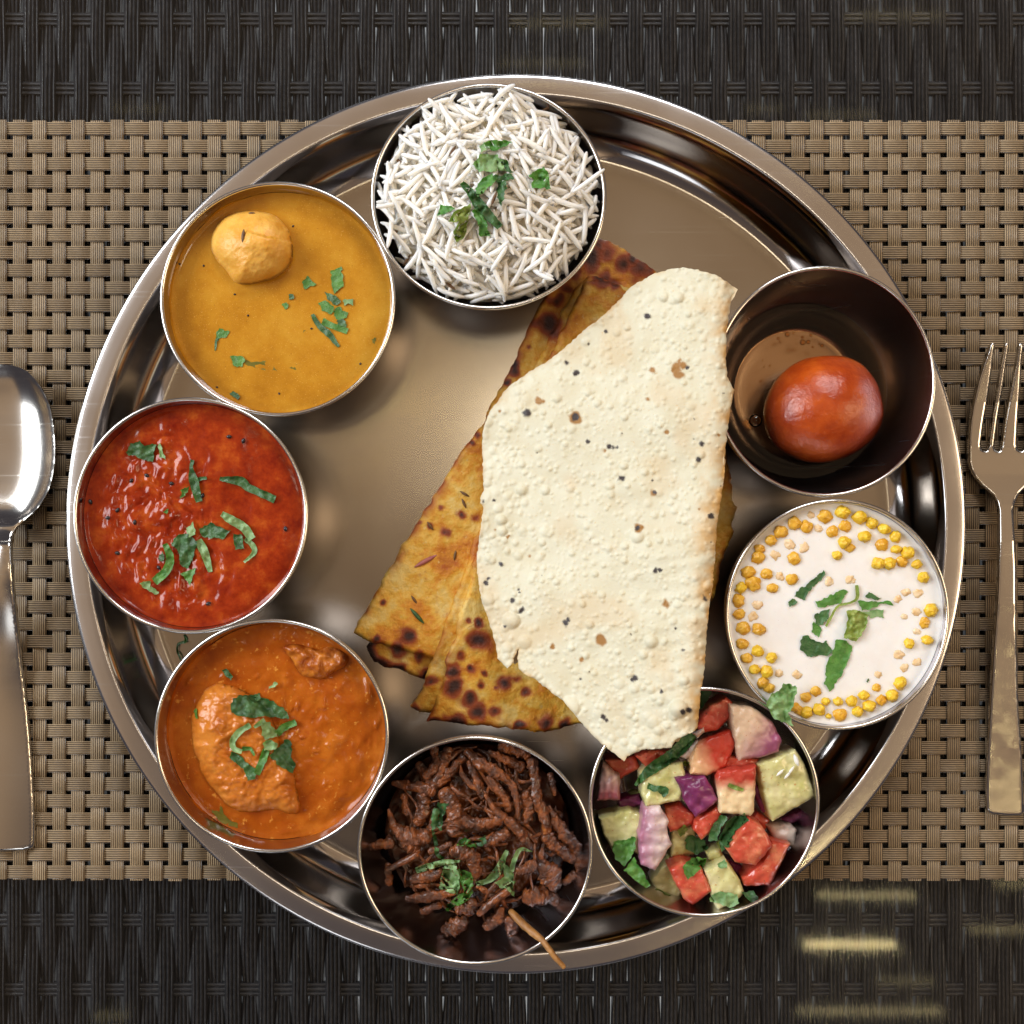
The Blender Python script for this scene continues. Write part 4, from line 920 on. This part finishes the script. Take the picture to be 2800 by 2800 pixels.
SAL = [ # outline (frame C), top z, depth, bottom shift mm, slope (mm per px x, y), material, name, label
 ([(160,640),(400,600),(440,700),(280,790),(200,700)],33,9,(0,0),(0,0),'tomato','tomato_piece','shadowed dark red tomato piece low by the left wall under the papad tip'),
 ([(260,960),(440,900),(470,1000),(270,1030)],31,7,(0,0),(0,0),'on_purple','onion_piece','deep purple onion slice low at the left of the salad'),
 ([(690,1200),(880,1150),(890,1390),(690,1410)],34,8,(0,0),(0,0),'cuc','cucumber_piece','shadowed cucumber piece low in the middle of the salad'),
 ([(520,1600),(660,1420),(860,1380),(720,1500),(790,1700),(740,1770),(560,1680)],32,8,(0,0),(0,0),'cuc','cucumber_piece','cucumber piece low at the bottom, left of the lowest tomato'),
 ([(1440,1150),(1640,1140),(1692,1190),(1680,1340),(1520,1290)],35,7,(0,0),(0,0),'on_white','onion_piece','whitish onion square at the right behind the red pieces'),
 ([(1560,1110),(1740,1030),(1775,1095),(1640,1155)],33,3,(0,0),(0,0),'on_purple','onion_piece','purple onion ring sliver under the right cucumber'),
 ([(1360,820),(1430,880),(1480,1050),(1420,1060),(1350,920)],37,5,(0,0),(0,0),'on_purple','onion_piece','purple onion strip between the pale tomato cube and the right cucumber'),
 ([(1100,1420),(1250,1480),(1280,1620),(1200,1560)],33,7,(0,0),(0,0),'on_purple','onion_piece','dark onion piece low between cucumber and red tomato at the bottom'),
 ([(1380,1050),(1480,1120),(1440,1200),(1330,1100)],34,7,(0,0),(0,0),'tomato','tomato_piece','shadowed tomato piece below the pale tomato cube'),
 ([(960,1370),(1090,1340),(1100,1430),(990,1440)],36,6,(0,0),(0,0),'cuc','cucumber_piece','small cucumber cube under the middle coriander'),
 ([(640,1010),(760,975),(880,1080),(860,1160),(680,1215),(640,1100)],38,8,(0,0),(.01,0),'tomato','tomato_piece','tomato piece right of the long pale onion'),
 ([(140,680),(275,765),(282,960),(100,962),(118,800)],38,8,(1,0),(0,0),'on_sq','onion_piece','small square striped onion piece at the left wall'),
 ([(110,1100),(360,1035),(470,1080),(430,1400),(260,1300),(220,1350),(150,1240)],37,9,(0,0),(.02,0),'cuc','cucumber_piece','cucumber piece at the left beside the long pale onion'),
 ([(405,612),(480,560),(690,560),(680,640),(490,690)],39.5,8,(0,0),(0,0),'tomato','tomato_piece','tomato piece just below the papad tip'),
 ([(880,370),(1000,210),(1130,128),(1185,190),(1160,300),(1060,400),(940,420)],41,9,(0,0),(0,0),'tomato','tomato_piece','tomato wedge at the top between papad and big onion'),
 ([(735,610),(900,480),(930,570),(810,630)],40.5,4,(0,0),(0,0),'on_white','onion_piece','pinkish onion sliver under the long coriander strip'),
 ([(860,430),(960,360),(960,410),(900,460)],41.5,3,(0,0),(0,0),'on_white','onion_piece','tiny onion sliver below the top tomato wedge'),
 ([(1140,600),(1390,630),(1370,720),(1080,740)],40.5,8,(0,0),(0,0),'tomato','tomato_piece','tomato strip between the big onion and the pale tomato cube'),
 ([(440,740),(520,680),(780,655),(805,780),(765,960),(490,1015),(455,930)],42.5,10,(0,-1),(0,.012),'cuc','cucumber_piece','cucumber cube with coriander at the left of the salad centre'),
 ([(850,750),(845,620),(890,510),(1160,395),(1205,500),(1130,690),(980,765)],43,10,(0,-1),(0,.01),'tom_core','tomato_piece','pale cored tomato chunk above the salad centre'),
 ([(1380,670),(1680,555),(1745,650),(1852,920),(1500,1130),(1460,1030)],42.5,9,(-1,0),(-.012,0),'cuc','cucumber_piece','largest cucumber piece, with visible seeds, at the right wall'),
 ([(1160,200),(1340,218),(1500,330),(1572,480),(1550,570),(1440,612),(1230,642),(1185,420)],45,10,(0,0),(-.01,.0),'on_big','onion_piece','largest onion wedge near the top of the salad'),
 ([(880,1125),(1060,1005),(1095,1090),(1010,1210),(930,1282),(868,1200)],42,8,(0,0),(0,0),'tomato','tomato_piece','small tomato piece at the salad centre beside the coriander'),
 ([(720,780),(850,762),(960,770),(1010,850),(1060,955),(970,1040),(880,1092),(800,980)],44.5,8,(0,0),(0,0),'on_purple','onion_piece','bright purple onion piece at the salad centre'),
 ([(1050,800),(1070,728),(1370,685),(1362,860),(1350,1050),(1320,1082),(1080,1062)],46,12,(0,0),(0,0),'tom_pale','tomato_piece','pale tomato cube with a red lower edge right of centre'),
 ([(480,1018),(600,1008),(672,1130),(655,1180),(660,1230),(692,1310),(560,1522),(450,1480),(428,1250)],45,9,(0,0),(.004,0),'on_pale','onion_piece','long pale pink onion piece left of centre'),
 ([(1490,1280),(1642,1310),(1560,1490),(1480,1642),(1270,1645),(1258,1580),(1420,1450)],40.5,9,(0,0),(0,0),'tomato','tomato_piece','red tomato piece at the lower right wall'),
 ([(1310,1095),(1420,1165),(1502,1330),(1360,1482),(1200,1455),(1128,1350),(1220,1230)],44.5,10,(0,0),(0,0),'tomato','tomato_piece','bright red tomato chunk right of the middle coriander'),
 ([(668,1520),(780,1455),(930,1500),(1012,1690),(860,1802),(790,1750)],42,10,(0,0),(0,0),'tomato','tomato_piece','lowest red tomato chunk at the bottom of the salad'),
 ([(958,1530),(1130,1435),(1240,1600),(1272,1700),(1180,1790),(1060,1852),(1000,1700)],41.5,10,(0,0),(0,0),'cuc','cucumber_piece','cucumber chunk at the bottom right of the lowest tomato'),
]
for i, (pts, zt, dep, shf, sl, mm_, nm, lab) in enumerate(SAL):
    ol = px('C', pts); c0 = ol.mean(0)
    zf = lambda X, Y, D, zt=zt, sl=sl, c0=c0, i=i: zt+(X-c0[0])*sl[0]+(Y-c0[1])*sl[1]+.55*fbm(X/22, Y/22, 0, i, 3)*2-1.1*np.clip(1-D/7, 0, 1)**2+(1.6*smooth(0, 45, D) if nm == 'onion_piece' else .3*smooth(0, 30, D))
    v, f, P, D = sheet(ol, zf, 5, dep, 1.6, i, shift=shf, rows=3, wob=14)
    tag(obj(nm, v, f, M[mm_], sm=50, surf='salad'), lab, nm.split('_')[0], nm.split('_')[0]+' pieces in the salad')
for i, (x, y, a) in enumerate([(1690,640,1.2),(1650,720,2.2),(1560,740,2.4),(1620,760,2.3)]):
    seed_obj('C', x, y, 44.2, 4.5 if i == 0 else 3.6, 1.6 if i == 0 else 1.0, math.pi-a, M['rice'], ('plump pale cucumber seed in the largest cucumber piece', 'thin seed below the plump one on the largest cucumber piece', 'thin seed farthest left on the largest cucumber piece', 'lowest thin seed on the largest cucumber piece')[i], 'seed', None, 'cucumber_seed')

# ------------------------------------------------------------------ raita pearls
M['pearl'] = simple('boondi', (.68, .40, .015), (.82, .58, .04), 500, .34, .5, .5, 900, .35, (1, .7, .2), .0015)
M['pearl_w'] = simple('wet_boondi', (.62, .30, .015), (.78, .47, .06), 350, .28, .5, .3, 900, .35, (1, .7, .2), .0015)
M['pearl_p'] = simple('milky_boondi', (.72, .47, .22), (.80, .64, .44), 400, .28, .5, .2, 900, .35, (1, .7, .4), .0015)
PR = [(850,185,60,.3),(990,150,65,0),(1130,190,60,0),(1235,240,50,0),(1330,285,55,0),(1420,350,50,0),(1015,265,50,.3),(910,305,45,.6),(1010,395,60,.2),(1050,440,40,.3),(1170,350,60,0),(945,500,42,.1),(1315,415,55,.3),(1430,450,45,.2),(1520,480,60,0),(1480,555,45,.3),(1595,575,45,0),(1280,570,60,0),(1370,565,60,0),(1650,680,50,.1),(600,240,55,.5),(700,270,50,.5),(490,310,60,.6),(410,380,50,.6),(565,410,50,.7),(685,440,50,.9),(320,450,45,.5),(305,515,55,.5),(450,500,50,.9),(600,530,50,.6),(225,640,55,.6),(270,730,60,.6),(380,655,50,.5),(485,670,45,.7),(580,695,50,.6),(425,770,45,.5),(165,765,50,.2),(150,870,50,.4),(300,905,55,.7),(150,980,50,.5),(270,1000,50,.9),(190,1090,60,.5),(310,1105,55,.6),(180,1220,50,.3),(300,1280,55,.1),(215,1340,45,.4),(415,1335,48,.2),(275,1430,50,0),(375,1445,55,.1),(480,1460,45,.9),(345,1540,50,.5),(400,1580,45,.4),(775,1605,45,.3),(695,1655,48,.3),(855,1685,40,.2),(600,1735,45,.4),(700,1775,55,.2),(800,1755,55,.1),(955,1690,42,.2),(970,1800,55,.3),(1065,1685,48,.1),(1165,1640,48,.1),(1115,1770,48,.1),(1210,1725,58,0),(1270,1575,35,.4),(1310,1680,42,.3),(1395,1640,58,0),(1460,1540,55,.1),(1710,945,58,0),(1660,1050,42,.3),(1680,1190,48,0),(1535,1220,46,.1),(1455,1310,45,.8),(1500,1415,45,.8),(1600,1370,45,.9),(1610,810,50,.8),(1505,800,45,.9),(1590,960,45,.9),(1600,1120,35,.9),(890,715,50,.9),(1060,700,45,.95),(800,285,40,.9),(740,170,35,.7),(880,1810,25,.2),(640,1760,40,.3),(1210,215,30,.2),(1440,860,40,.95),(1500,1000,35,.95),(1280,1470,40,.95),(620,1470,45,.95)]
for i, (x, y, r, dp) in enumerate(PR):
    p = px('B', [(x, y)])[0]; rm = r*FR['B'][2]*sc(41)*(.90 if dp <= .25 else .98 if dp <= .6 else 1.05); zz = 40.7+rm*(.12-.6*dp)
    if dp > .6: zz = 40.7-rm*.42
    elif dp > .25: zz = 40.7-rm*.02
    a, b, c = W(p[0], p[1], 41); v, f = ball((float(a)*1e3, float(b)*1e3, zz), (rm*1.04, rm*random.uniform(.86, 1.08), rm*(.95 if dp <= .25 else .6)), 20, 14, .22, 2.1, i)
    kind_ = 'exposed golden' if dp <= .25 else 'half sunk orange' if dp <= .6 else 'milky sunk'
    rad_ = math.hypot(x-948, y-985); ring = 'at the rim' if rad_ > 690 else 'midway in' if rad_ > 480 else 'near the middle'
    tag(obj('boondi_pearl', v, f, M['pearl'] if dp <= .25 else M['pearl_w'] if dp <= .6 else M['pearl_p'], sm=180, surf='raita'), f'{kind_} boondi pearl {ring} of the raita towards {clock(x, y)} o\'clock', 'boondi', 'boondi pearls in the raita')

# ------------------------------------------------------------------ coriander and seeds
def leaf(key, fr, pts, shade, label, rib=False, lift=.5, th=.15, jag=3.2, drape=.55, group=None, z=None, curl=0.9):
    i = leaf.n; leaf.n += 1
    if rib: a_, b_, s_ = FR[fr]; q = Y_(pts); q[:, :2] = q[:, :2]*s_+np.array([a_, b_]); q[:, 2] *= s_; ol = ribbon(q); j_ = min(jag, 1.0)
    else: ol = px(fr, pts); j_ = jag
    span = max(np.ptp(ol[:, 0]), np.ptp(ol[:, 1])); sp = 4.0 if span > 30 else 2.6
    def zf(X, Y, D):
        if z is not None: h = np.full(len(X), float(z))
        else:
            h = hit(key, X, Y); g = np.isfinite(h)
            if g.sum() < 3: h = np.full(len(X), 40.)
            else: h = np.where(g, h, np.nanmedian(h))
        A = np.stack([X-X.mean(), Y-Y.mean(), np.ones(len(X))], 1); co = np.linalg.lstsq(A, h, rcond=None)[0]; pl = A@co
        h2 = np.maximum(pl*(1-drape)+h*drape, h-.6)
        r_ = h2+lift+curl*fbm(X/16, Y/16, 0, 300+i, 2)*2+curl*.5*np.clip(1-D/4, 0, 1)
        return np.maximum(r_, h+.22) if lift > .12 and z is None else r_
    v, f, P, D = sheet(ol, zf, sp, th, j_, 400+i, rows=1, wob=8)
    return tag(obj('coriander_leaf', v, f, M['green_'+shade], sm=60), label, 'coriander', group)
leaf.n = 0
def leaves(key, fr, where, lst, **kw):
    for e in lst:
        pts, sh, lab = e[:3]; k = dict(kw); k.update(e[3] if len(e) > 3 else {})
        leaf(key, fr, pts, sh, lab+' '+where, rib=len(pts[0]) == 3, group='coriander '+where, **k)
leaves('dal', 'A', 'on the yellow dal', [
 ([(1210,760),(1280,830),(1190,865),(1170,820)],'m','small triangular coriander scrap right of the dumpling'),
 ([(1065,915),(1095,905),(1100,935),(1070,945)],'d','tiniest green speck at the centre'),
 ([(1020,980),(1050,970),(1062,1000),(1040,1030),(1015,1005)],'m','round green speck at the centre'),
 ([(1400,720),(1480,690),(1500,850),(1420,900),(1405,830)],'m','upright coriander strip at the right'),
 ([(1350,885),(1400,900),(1480,960),(1440,1000),(1370,940)],'d','dark coriander scrap below the upright strip'),
 ([(1300,970),(1370,960),(1420,1010),(1400,1070),(1330,1030)],'m','oval coriander leaf of the right cluster'),
 ([(1490,950),(1570,945),(1580,985),(1500,990)],'p','pale crumpled scrap at the right end of the cluster'),
 ([(1410,1040),(1460,1010),(1530,1050),(1520,1095),(1440,1110)],'m','crumpled coriander leaf in the middle of the cluster'),
 ([(1440,1110),(1510,1110),(1520,1170),(1460,1160)],'d','dark scrap at the bottom of the cluster'),
 ([(1250,1065,30),(1300,1150,42),(1380,1220,50),(1460,1320,20)],'d','long slanting coriander strip below the cluster'),
 ([(1330,1120,52),(1420,1160,50),(1530,1200,48)],'m','wrinkled coriander strip crossing the slanting one'),
 ([(490,1210),(530,1175),(590,1200),(580,1240),(530,1250),(510,1280)],'m','small round leaf at lower left'),
 ([(500,1250,16),(490,1300,18),(485,1350,14)],'d','short stalk of the small round leaf'),
 ([(605,1390),(700,1390),(720,1440),(690,1480),(630,1480)],'m','squarish coriander leaf near the bottom'),
 ([(690,1400),(800,1390),(900,1440),(980,1510),(850,1500),(720,1460)],'s','long sunk leaf trailing right of the squarish one',dict(lift=-.05,curl=.12)),
 ([(1070,1490),(1110,1450),(1160,1470),(1140,1510)],'s','olive sunk scrap at the bottom right of centre',dict(lift=-.05,curl=.1)),
 ([(1180,1200),(1260,1190),(1250,1240),(1180,1230)],'s','faint sunk scrap left of the slanting strip',dict(lift=-.08,curl=.1)),
 ([(460,680),(520,740),(530,790),(480,740)],'d','dark sunk leaf against the lower left of the dumpling',dict(lift=-.05,curl=.1)),
 ([(1310,350),(1350,335),(1365,380),(1330,385)],'s','faint sunk scrap at the upper right',dict(lift=-.08,curl=.1)),
 ([(1710,1255),(1755,1250),(1745,1310)],'s','brownish scrap at the right edge',dict(lift=0,curl=.1)),
 ([(590,1690),(620,1670),(680,1710),(660,1735)],'d','dark wet scrap on the lower left edge'),
], lift=.25, curl=.3)
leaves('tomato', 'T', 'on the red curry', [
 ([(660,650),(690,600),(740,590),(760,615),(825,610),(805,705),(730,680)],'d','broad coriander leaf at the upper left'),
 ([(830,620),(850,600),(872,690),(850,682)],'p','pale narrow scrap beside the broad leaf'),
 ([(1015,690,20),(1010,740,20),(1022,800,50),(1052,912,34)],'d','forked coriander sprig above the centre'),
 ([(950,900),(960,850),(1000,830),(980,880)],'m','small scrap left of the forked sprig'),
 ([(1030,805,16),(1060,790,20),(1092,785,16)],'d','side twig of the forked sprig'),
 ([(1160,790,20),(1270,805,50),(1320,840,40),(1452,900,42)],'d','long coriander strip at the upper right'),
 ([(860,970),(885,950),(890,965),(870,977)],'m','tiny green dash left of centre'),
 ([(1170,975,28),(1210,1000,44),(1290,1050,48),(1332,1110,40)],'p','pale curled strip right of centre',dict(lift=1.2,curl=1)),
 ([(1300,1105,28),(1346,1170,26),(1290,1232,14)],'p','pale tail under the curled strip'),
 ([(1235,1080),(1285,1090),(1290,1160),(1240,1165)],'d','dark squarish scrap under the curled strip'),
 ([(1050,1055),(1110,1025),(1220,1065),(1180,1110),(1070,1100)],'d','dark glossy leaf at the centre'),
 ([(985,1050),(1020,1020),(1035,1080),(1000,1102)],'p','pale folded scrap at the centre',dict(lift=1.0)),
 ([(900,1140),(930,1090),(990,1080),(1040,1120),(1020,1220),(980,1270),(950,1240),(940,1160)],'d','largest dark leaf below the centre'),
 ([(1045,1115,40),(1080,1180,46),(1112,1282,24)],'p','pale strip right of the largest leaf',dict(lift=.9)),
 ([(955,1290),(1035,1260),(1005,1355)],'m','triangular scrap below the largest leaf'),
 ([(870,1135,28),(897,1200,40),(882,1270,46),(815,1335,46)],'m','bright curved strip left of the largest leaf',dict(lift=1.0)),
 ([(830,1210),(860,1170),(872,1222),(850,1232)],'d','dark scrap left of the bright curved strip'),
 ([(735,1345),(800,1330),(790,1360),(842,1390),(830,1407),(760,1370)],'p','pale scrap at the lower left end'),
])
leaves('curry', 'E', 'on the orange curry', [
 ([(650,660),(730,640),(860,650),(960,680),(1090,770),(1100,822),(900,800),(780,812),(660,790),(640,740)],'d','largest coriander leaf at the top of the garnish'),
 ([(780,650),(860,618),(872,660),(820,690)],'d','dark tip behind the largest leaf'),
 ([(940,572),(1000,535),(1012,557),(946,592)],'p','short pale stalk above the garnish'),
 ([(790,872,44),(700,930,50),(652,1000,48),(664,1060,44),(725,1082,36)],'p','pale ribbon curving on the left',dict(lift=1)),
 ([(725,1062,34),(790,1062,26),(824,1112,16)],'m','thin tail of the pale ribbon'),
 ([(905,832,38),(865,862,36),(822,892,24)],'p','pale folded scrap above the pile',dict(lift=1)),
 ([(880,860),(940,850),(1000,920),(1010,965),(900,992),(885,930)],'p','crumpled leaf at the middle of the pile',dict(lift=.8)),
 ([(888,1012),(940,982),(1012,1020),(990,1072),(900,1072)],'p','pale cut leaf below the crumpled one',dict(lift=1.2)),
 ([(1000,942,56),(1060,890,60),(1152,850,50)],'m','strip pointing to the upper right of the pile',dict(lift=.8)),
 ([(940,1112),(1080,980),(1122,1020),(1110,1130),(1152,1170),(1130,1252),(1050,1212)],'d','dark green leaf right of the pile'),
 ([(920,1070,60),(880,1170,58),(842,1262,50)],'m','straight strip below the pile',dict(lift=.8)),
 ([(630,1080),(700,1100),(760,1170),(830,1220),(822,1292),(770,1312),(750,1240),(640,1142)],'d','dark slanting leaf at the lower left of the pile'),
 ([(350,750),(375,738),(372,822),(350,812)],'m','tiny green dash near the left rim'),
 ([(470,1530),(540,1560),(560,1510),(590,1590),(690,1650),(690,1682),(560,1642)],'s','olive half sunk sprig at the lower left rim',dict(lift=.1,curl=.2)),
 ([(570,440),(600,430),(652,490),(640,512),(590,482)],'d','dark purplish flake at the upper left'),
])
leaves('okra', 'D', 'on the dark strips', [
 ([(660,560),(740,570),(690,680),(680,790),(650,760),(610,800),(600,690),(620,620)],'d','upright dark leaf left of centre'),
 ([(620,790,18),(640,880,30),(652,970,30),(705,1002,20)],'d','thin dark tail under the upright leaf'),
 ([(800,890),(850,835),(910,850),(962,922),(900,897),(850,907)],'m','bright arched leaf at the centre',dict(lift=1)),
 ([(940,872),(1030,820),(1042,882),(970,912)],'d','dark scrap right of the arched leaf'),
 ([(480,1100,46),(600,1060,50),(720,1030,40),(832,1025,14)],'p','long pale strip pointing left',dict(lift=1)),
 ([(700,1060),(790,1040),(822,1130),(832,1240),(790,1292),(660,1232),(680,1160)],'p','broad grey green leaf below the long strip',dict(lift=.8)),
 ([(812,1080),(920,1110),(937,1180),(920,1290),(860,1350),(780,1390),(740,1422),(710,1400),(750,1340),(870,1260),(832,1180)],'m','large leaf hooking down from the broad one'),
 ([(955,1202,26),(1040,1180,44),(1120,1110,66),(1202,940,28)],'p','forked pale strip right of the broad leaf',dict(lift=1)),
 ([(1402,950,8),(1310,930,30),(1260,1010,40),(1235,1102,38)],'p','pale bent ribbon at the right',dict(lift=1.2)),
 ([(1100,1190),(1180,1150),(1170,1040),(1230,1080),(1250,1150),(1272,1190),(1250,1230),(1257,1302),(1220,1270),(1200,1240),(1160,1242)],'p','notched pale leaf at the lower right',dict(lift=1)),
], drape=.35)
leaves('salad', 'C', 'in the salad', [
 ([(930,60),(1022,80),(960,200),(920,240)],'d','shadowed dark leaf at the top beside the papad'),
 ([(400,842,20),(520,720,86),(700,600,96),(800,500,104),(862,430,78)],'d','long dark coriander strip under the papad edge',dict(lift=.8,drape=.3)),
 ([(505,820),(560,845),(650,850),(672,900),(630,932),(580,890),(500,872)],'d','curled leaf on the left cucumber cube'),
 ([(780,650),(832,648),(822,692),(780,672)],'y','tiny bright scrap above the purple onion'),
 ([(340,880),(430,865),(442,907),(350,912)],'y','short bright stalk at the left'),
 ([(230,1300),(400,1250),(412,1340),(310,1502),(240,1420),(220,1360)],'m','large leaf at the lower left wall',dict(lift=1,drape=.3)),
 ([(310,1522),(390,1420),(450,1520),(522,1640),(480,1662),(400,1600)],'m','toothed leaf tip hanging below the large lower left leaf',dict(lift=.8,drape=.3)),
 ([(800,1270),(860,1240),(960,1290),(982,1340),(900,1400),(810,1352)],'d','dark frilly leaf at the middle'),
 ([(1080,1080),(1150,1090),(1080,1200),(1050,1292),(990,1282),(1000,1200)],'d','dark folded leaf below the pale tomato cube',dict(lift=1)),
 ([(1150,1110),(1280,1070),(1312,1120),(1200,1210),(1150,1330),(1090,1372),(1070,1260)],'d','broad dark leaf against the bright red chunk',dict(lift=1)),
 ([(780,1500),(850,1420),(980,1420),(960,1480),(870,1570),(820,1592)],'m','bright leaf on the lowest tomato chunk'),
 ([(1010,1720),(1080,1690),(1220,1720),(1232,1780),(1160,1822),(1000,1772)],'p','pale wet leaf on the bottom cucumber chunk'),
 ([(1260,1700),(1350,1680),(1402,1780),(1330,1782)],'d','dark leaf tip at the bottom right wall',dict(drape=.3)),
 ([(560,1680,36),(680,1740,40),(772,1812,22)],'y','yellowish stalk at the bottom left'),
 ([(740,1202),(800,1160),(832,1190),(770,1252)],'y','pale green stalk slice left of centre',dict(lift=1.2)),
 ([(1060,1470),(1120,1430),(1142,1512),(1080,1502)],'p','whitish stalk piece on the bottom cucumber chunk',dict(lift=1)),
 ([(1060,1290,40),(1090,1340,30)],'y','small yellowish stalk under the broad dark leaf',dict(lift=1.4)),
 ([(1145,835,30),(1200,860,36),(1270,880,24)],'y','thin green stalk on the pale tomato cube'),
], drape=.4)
leaves('raita', 'B', 'on the white raita', [
 ([(835,625),(852,660),(720,800),(690,860),(660,850),(600,840),(620,800)],'d','long straight coriander strip at the upper left'),
 ([(555,880),(610,850),(627,880),(600,912),(560,912)],'d','small dark scrap at the end of the straight strip'),
 ([(775,880),(850,855),(1000,770),(1032,800),(980,880),(870,917),(800,922)],'m','coriander strip left of the stalk'),
 ([(1110,745,28),(1112,840,26),(1070,880,18),(960,912,18),(900,1000,18),(858,1082,20)],'y','thin branching stalk in the middle',dict(lift=.8)),
 ([(1120,870),(1300,880),(1370,868),(1402,912),(1310,892),(1250,932),(1150,952)],'m','leaf reaching right from the stalk',dict(lift=.6)),
 ([(1180,815),(1220,808),(1302,850),(1280,867),(1180,837)],'d','small dark bar above the right leaf'),
 ([(1150,960),(1330,938),(1327,1002),(1220,1004)],'p','pale thin leaf at the right'),
 ([(1030,950),(1100,950),(1202,980),(1182,1100),(1102,1202),(1000,1172),(1030,1060)],'y','crumpled yellowish sprig at the centre',dict(lift=1.2,curl=1.4)),
 ([(765,980),(890,935),(872,1020),(820,1072),(770,1062)],'d','dark folded leaf left of the sprig'),
 ([(740,1122),(760,1030),(832,1110),(800,1162),(770,1152)],'m','small lobed leaf below the folded one'),
 ([(655,1165),(700,1148),(740,1180),(830,1210),(860,1200),(912,1270),(870,1312),(740,1332),(650,1272)],'d','broad dark leaf at the lower left'),
 ([(945,1180),(1020,1200),(1077,1240),(1050,1312),(980,1480),(890,1612),(850,1540),(860,1400),(910,1290)],'m','largest pointed leaf running to the bottom'),
 ([(1180,1530),(1200,1500),(1212,1512),(1195,1537)],'d','tiny green speck at the lower right'),
], lift=.3, curl=.4)
leaf('raita', 'B', [(520,1540),(610,1560),(622,1620),(590,1710),(560,1800),(592,1892),(520,1862),(430,1822),(370,1712),(400,1640),(470,1600)], 'p', 'crumpled coriander leaf hanging over the rims between raita and salad', lift=.3, z=46.4, curl=1.6)
leaves('rice', 'R', 'on the rice', [
 ([(820,750),(870,737),(970,750),(930,775),(870,797),(830,782)],'m','topmost coriander strip'),
 ([(795,770),(822,752),(832,792),(800,802)],'p','pale scrap left of the topmost strip'),
 ([(760,870),(800,810),(880,815),(920,850),(932,902),(850,907),(790,907)],'p','broad pale leaf above the centre'),
 ([(905,840),(940,850),(972,917),(930,902)],'d','dark edge right of the broad pale leaf'),
 ([(770,1000),(800,950),(860,915),(892,940),(850,980),(780,1042)],'m','bright strip below the broad leaf',dict(lift=.9)),
 ([(860,930),(960,918),(982,940),(890,967)],'d','dark strip pointing right at the centre'),
 ([(890,960),(940,955),(930,1020),(910,1087),(885,1042)],'d','dark hanging leaf at the centre'),
 ([(700,965,28),(750,1020,42),(800,1090,58),(902,1200,38)],'d','long slanting coriander strip'),
 ([(570,1140),(590,1078),(672,1095),(620,1122)],'m','left end scrap'),
 ([(630,1170),(670,1110),(747,1075),(735,1140),(720,1252),(670,1282),(660,1222),(690,1172)],'y','large yellowish green leaf at the lower left',dict(lift=.9)),
 ([(750,1110),(790,1108),(832,1180),(852,1242),(800,1252),(780,1172)],'m','short strip beside the large yellowish leaf'),
 ([(1050,930),(1130,880),(1160,920),(1167,997),(1100,992),(1065,992),(1085,950)],'m','separate lobed leaf at the right'),
], drape=.3, lift=1.3)
leaf('tray', 'E', [(270,160,14),(282,212,22),(226,232,18),(218,285,18),(242,362,14)], 'd', 'thin coriander sprig on the tray between the red and orange curries', rib=True, z=4.3, lift=.3)
# seeds
seed_obj('A', 707, 450, hz('dal', 'A', 707, 450)+.2, 5.0, 1.3, 1.5, M['seed'], 'cumin seed standing out on the dumpling')
seed_obj('A', 775, 268, hz('dal', 'A', 775, 268)+.1, 2.4, .9, 0, M['seed'], 'small cumin seed at the top of the dumpling')
for i, (x, y) in enumerate([(640,908),(205,668),(395,682),(1245,1178),(1630,1455),(990,1690),(500,1640),(1100,370),(745,1075)]):
    seed_obj('A', x, y, hz('dal', 'A', x, y)+.05, .9, .7, i, M['black'], f"tiny black speck floating in the yellow dal towards {clock(x, y, 977, 942)} o'clock", 'speck', 'black specks in the dal', 'spice_speck')
for i, (x, y) in enumerate([(1210,568),(1285,590),(775,773),(695,800),(478,912),(570,997),(712,1020),(620,1183),(620,957),(840,1260),(1100,1450),(1508,1055),(905,815),(1070,880)]):
    seed_obj('T', x, y, hz('tomato', 'T', x, y)+.2, 1.9, 1.35, i*1.3, M['black'], f"black mustard seed {'near the rim' if math.hypot(x-1005, y-985) > 430 else 'inward'} of the red curry towards {clock(x, y, 1005, 985)} o'clock", 'seed', 'black seeds in the red curry', 'mustard_seed')
for i, (x, y, a) in enumerate([(360,845,2.6),(410,1375,1.0),(640,1510,2.5),(355,1220,1.2),(650,800,1.0),(1150,575,.4),(870,1050,1.2),(1275,760,.3)]):
    seed_obj('R', x, y, hz('rice', 'R', x, y)+.1, 4.6, 1.1, a, M['seed'], f"brown cumin seed among the rice grains towards {clock(x, y, 842, 1037)} o'clock", 'seed', 'cumin seeds in the rice')
for i, (x, y, a) in enumerate([(535,1040,2.2),(712,920,2.0),(665,1195,1.4),(450,1430,2.2),(715,870,2.6)]):
    seed_obj('P', x, y, hz('bread', 'P', x, y)+.1, 4.0, 1.0, a, M['seed'], 'cumin seed pressed into the lower flatbread', 'seed', 'cumin seeds on the flatbread')
M['onion_bit'] = simple('cooked_onion', (.30, .07, .09), (.42, .15, .12), 300, .35)
seed_obj('P', 510, 1225, hz('bread', 'P', 510, 1225)+.05, 10, 1.8, .5, M['onion_bit'], 'purple onion shred baked into the lower flatbread', 'onion', None, 'onion_shred')
seed_obj('P', 465, 1515, hz('bread', 'P', 465, 1515)+.05, 8, 1.5, 2.3, M['green_d'], 'dark green herb shred baked into the lower flatbread', 'herb', None, 'herb_shred')
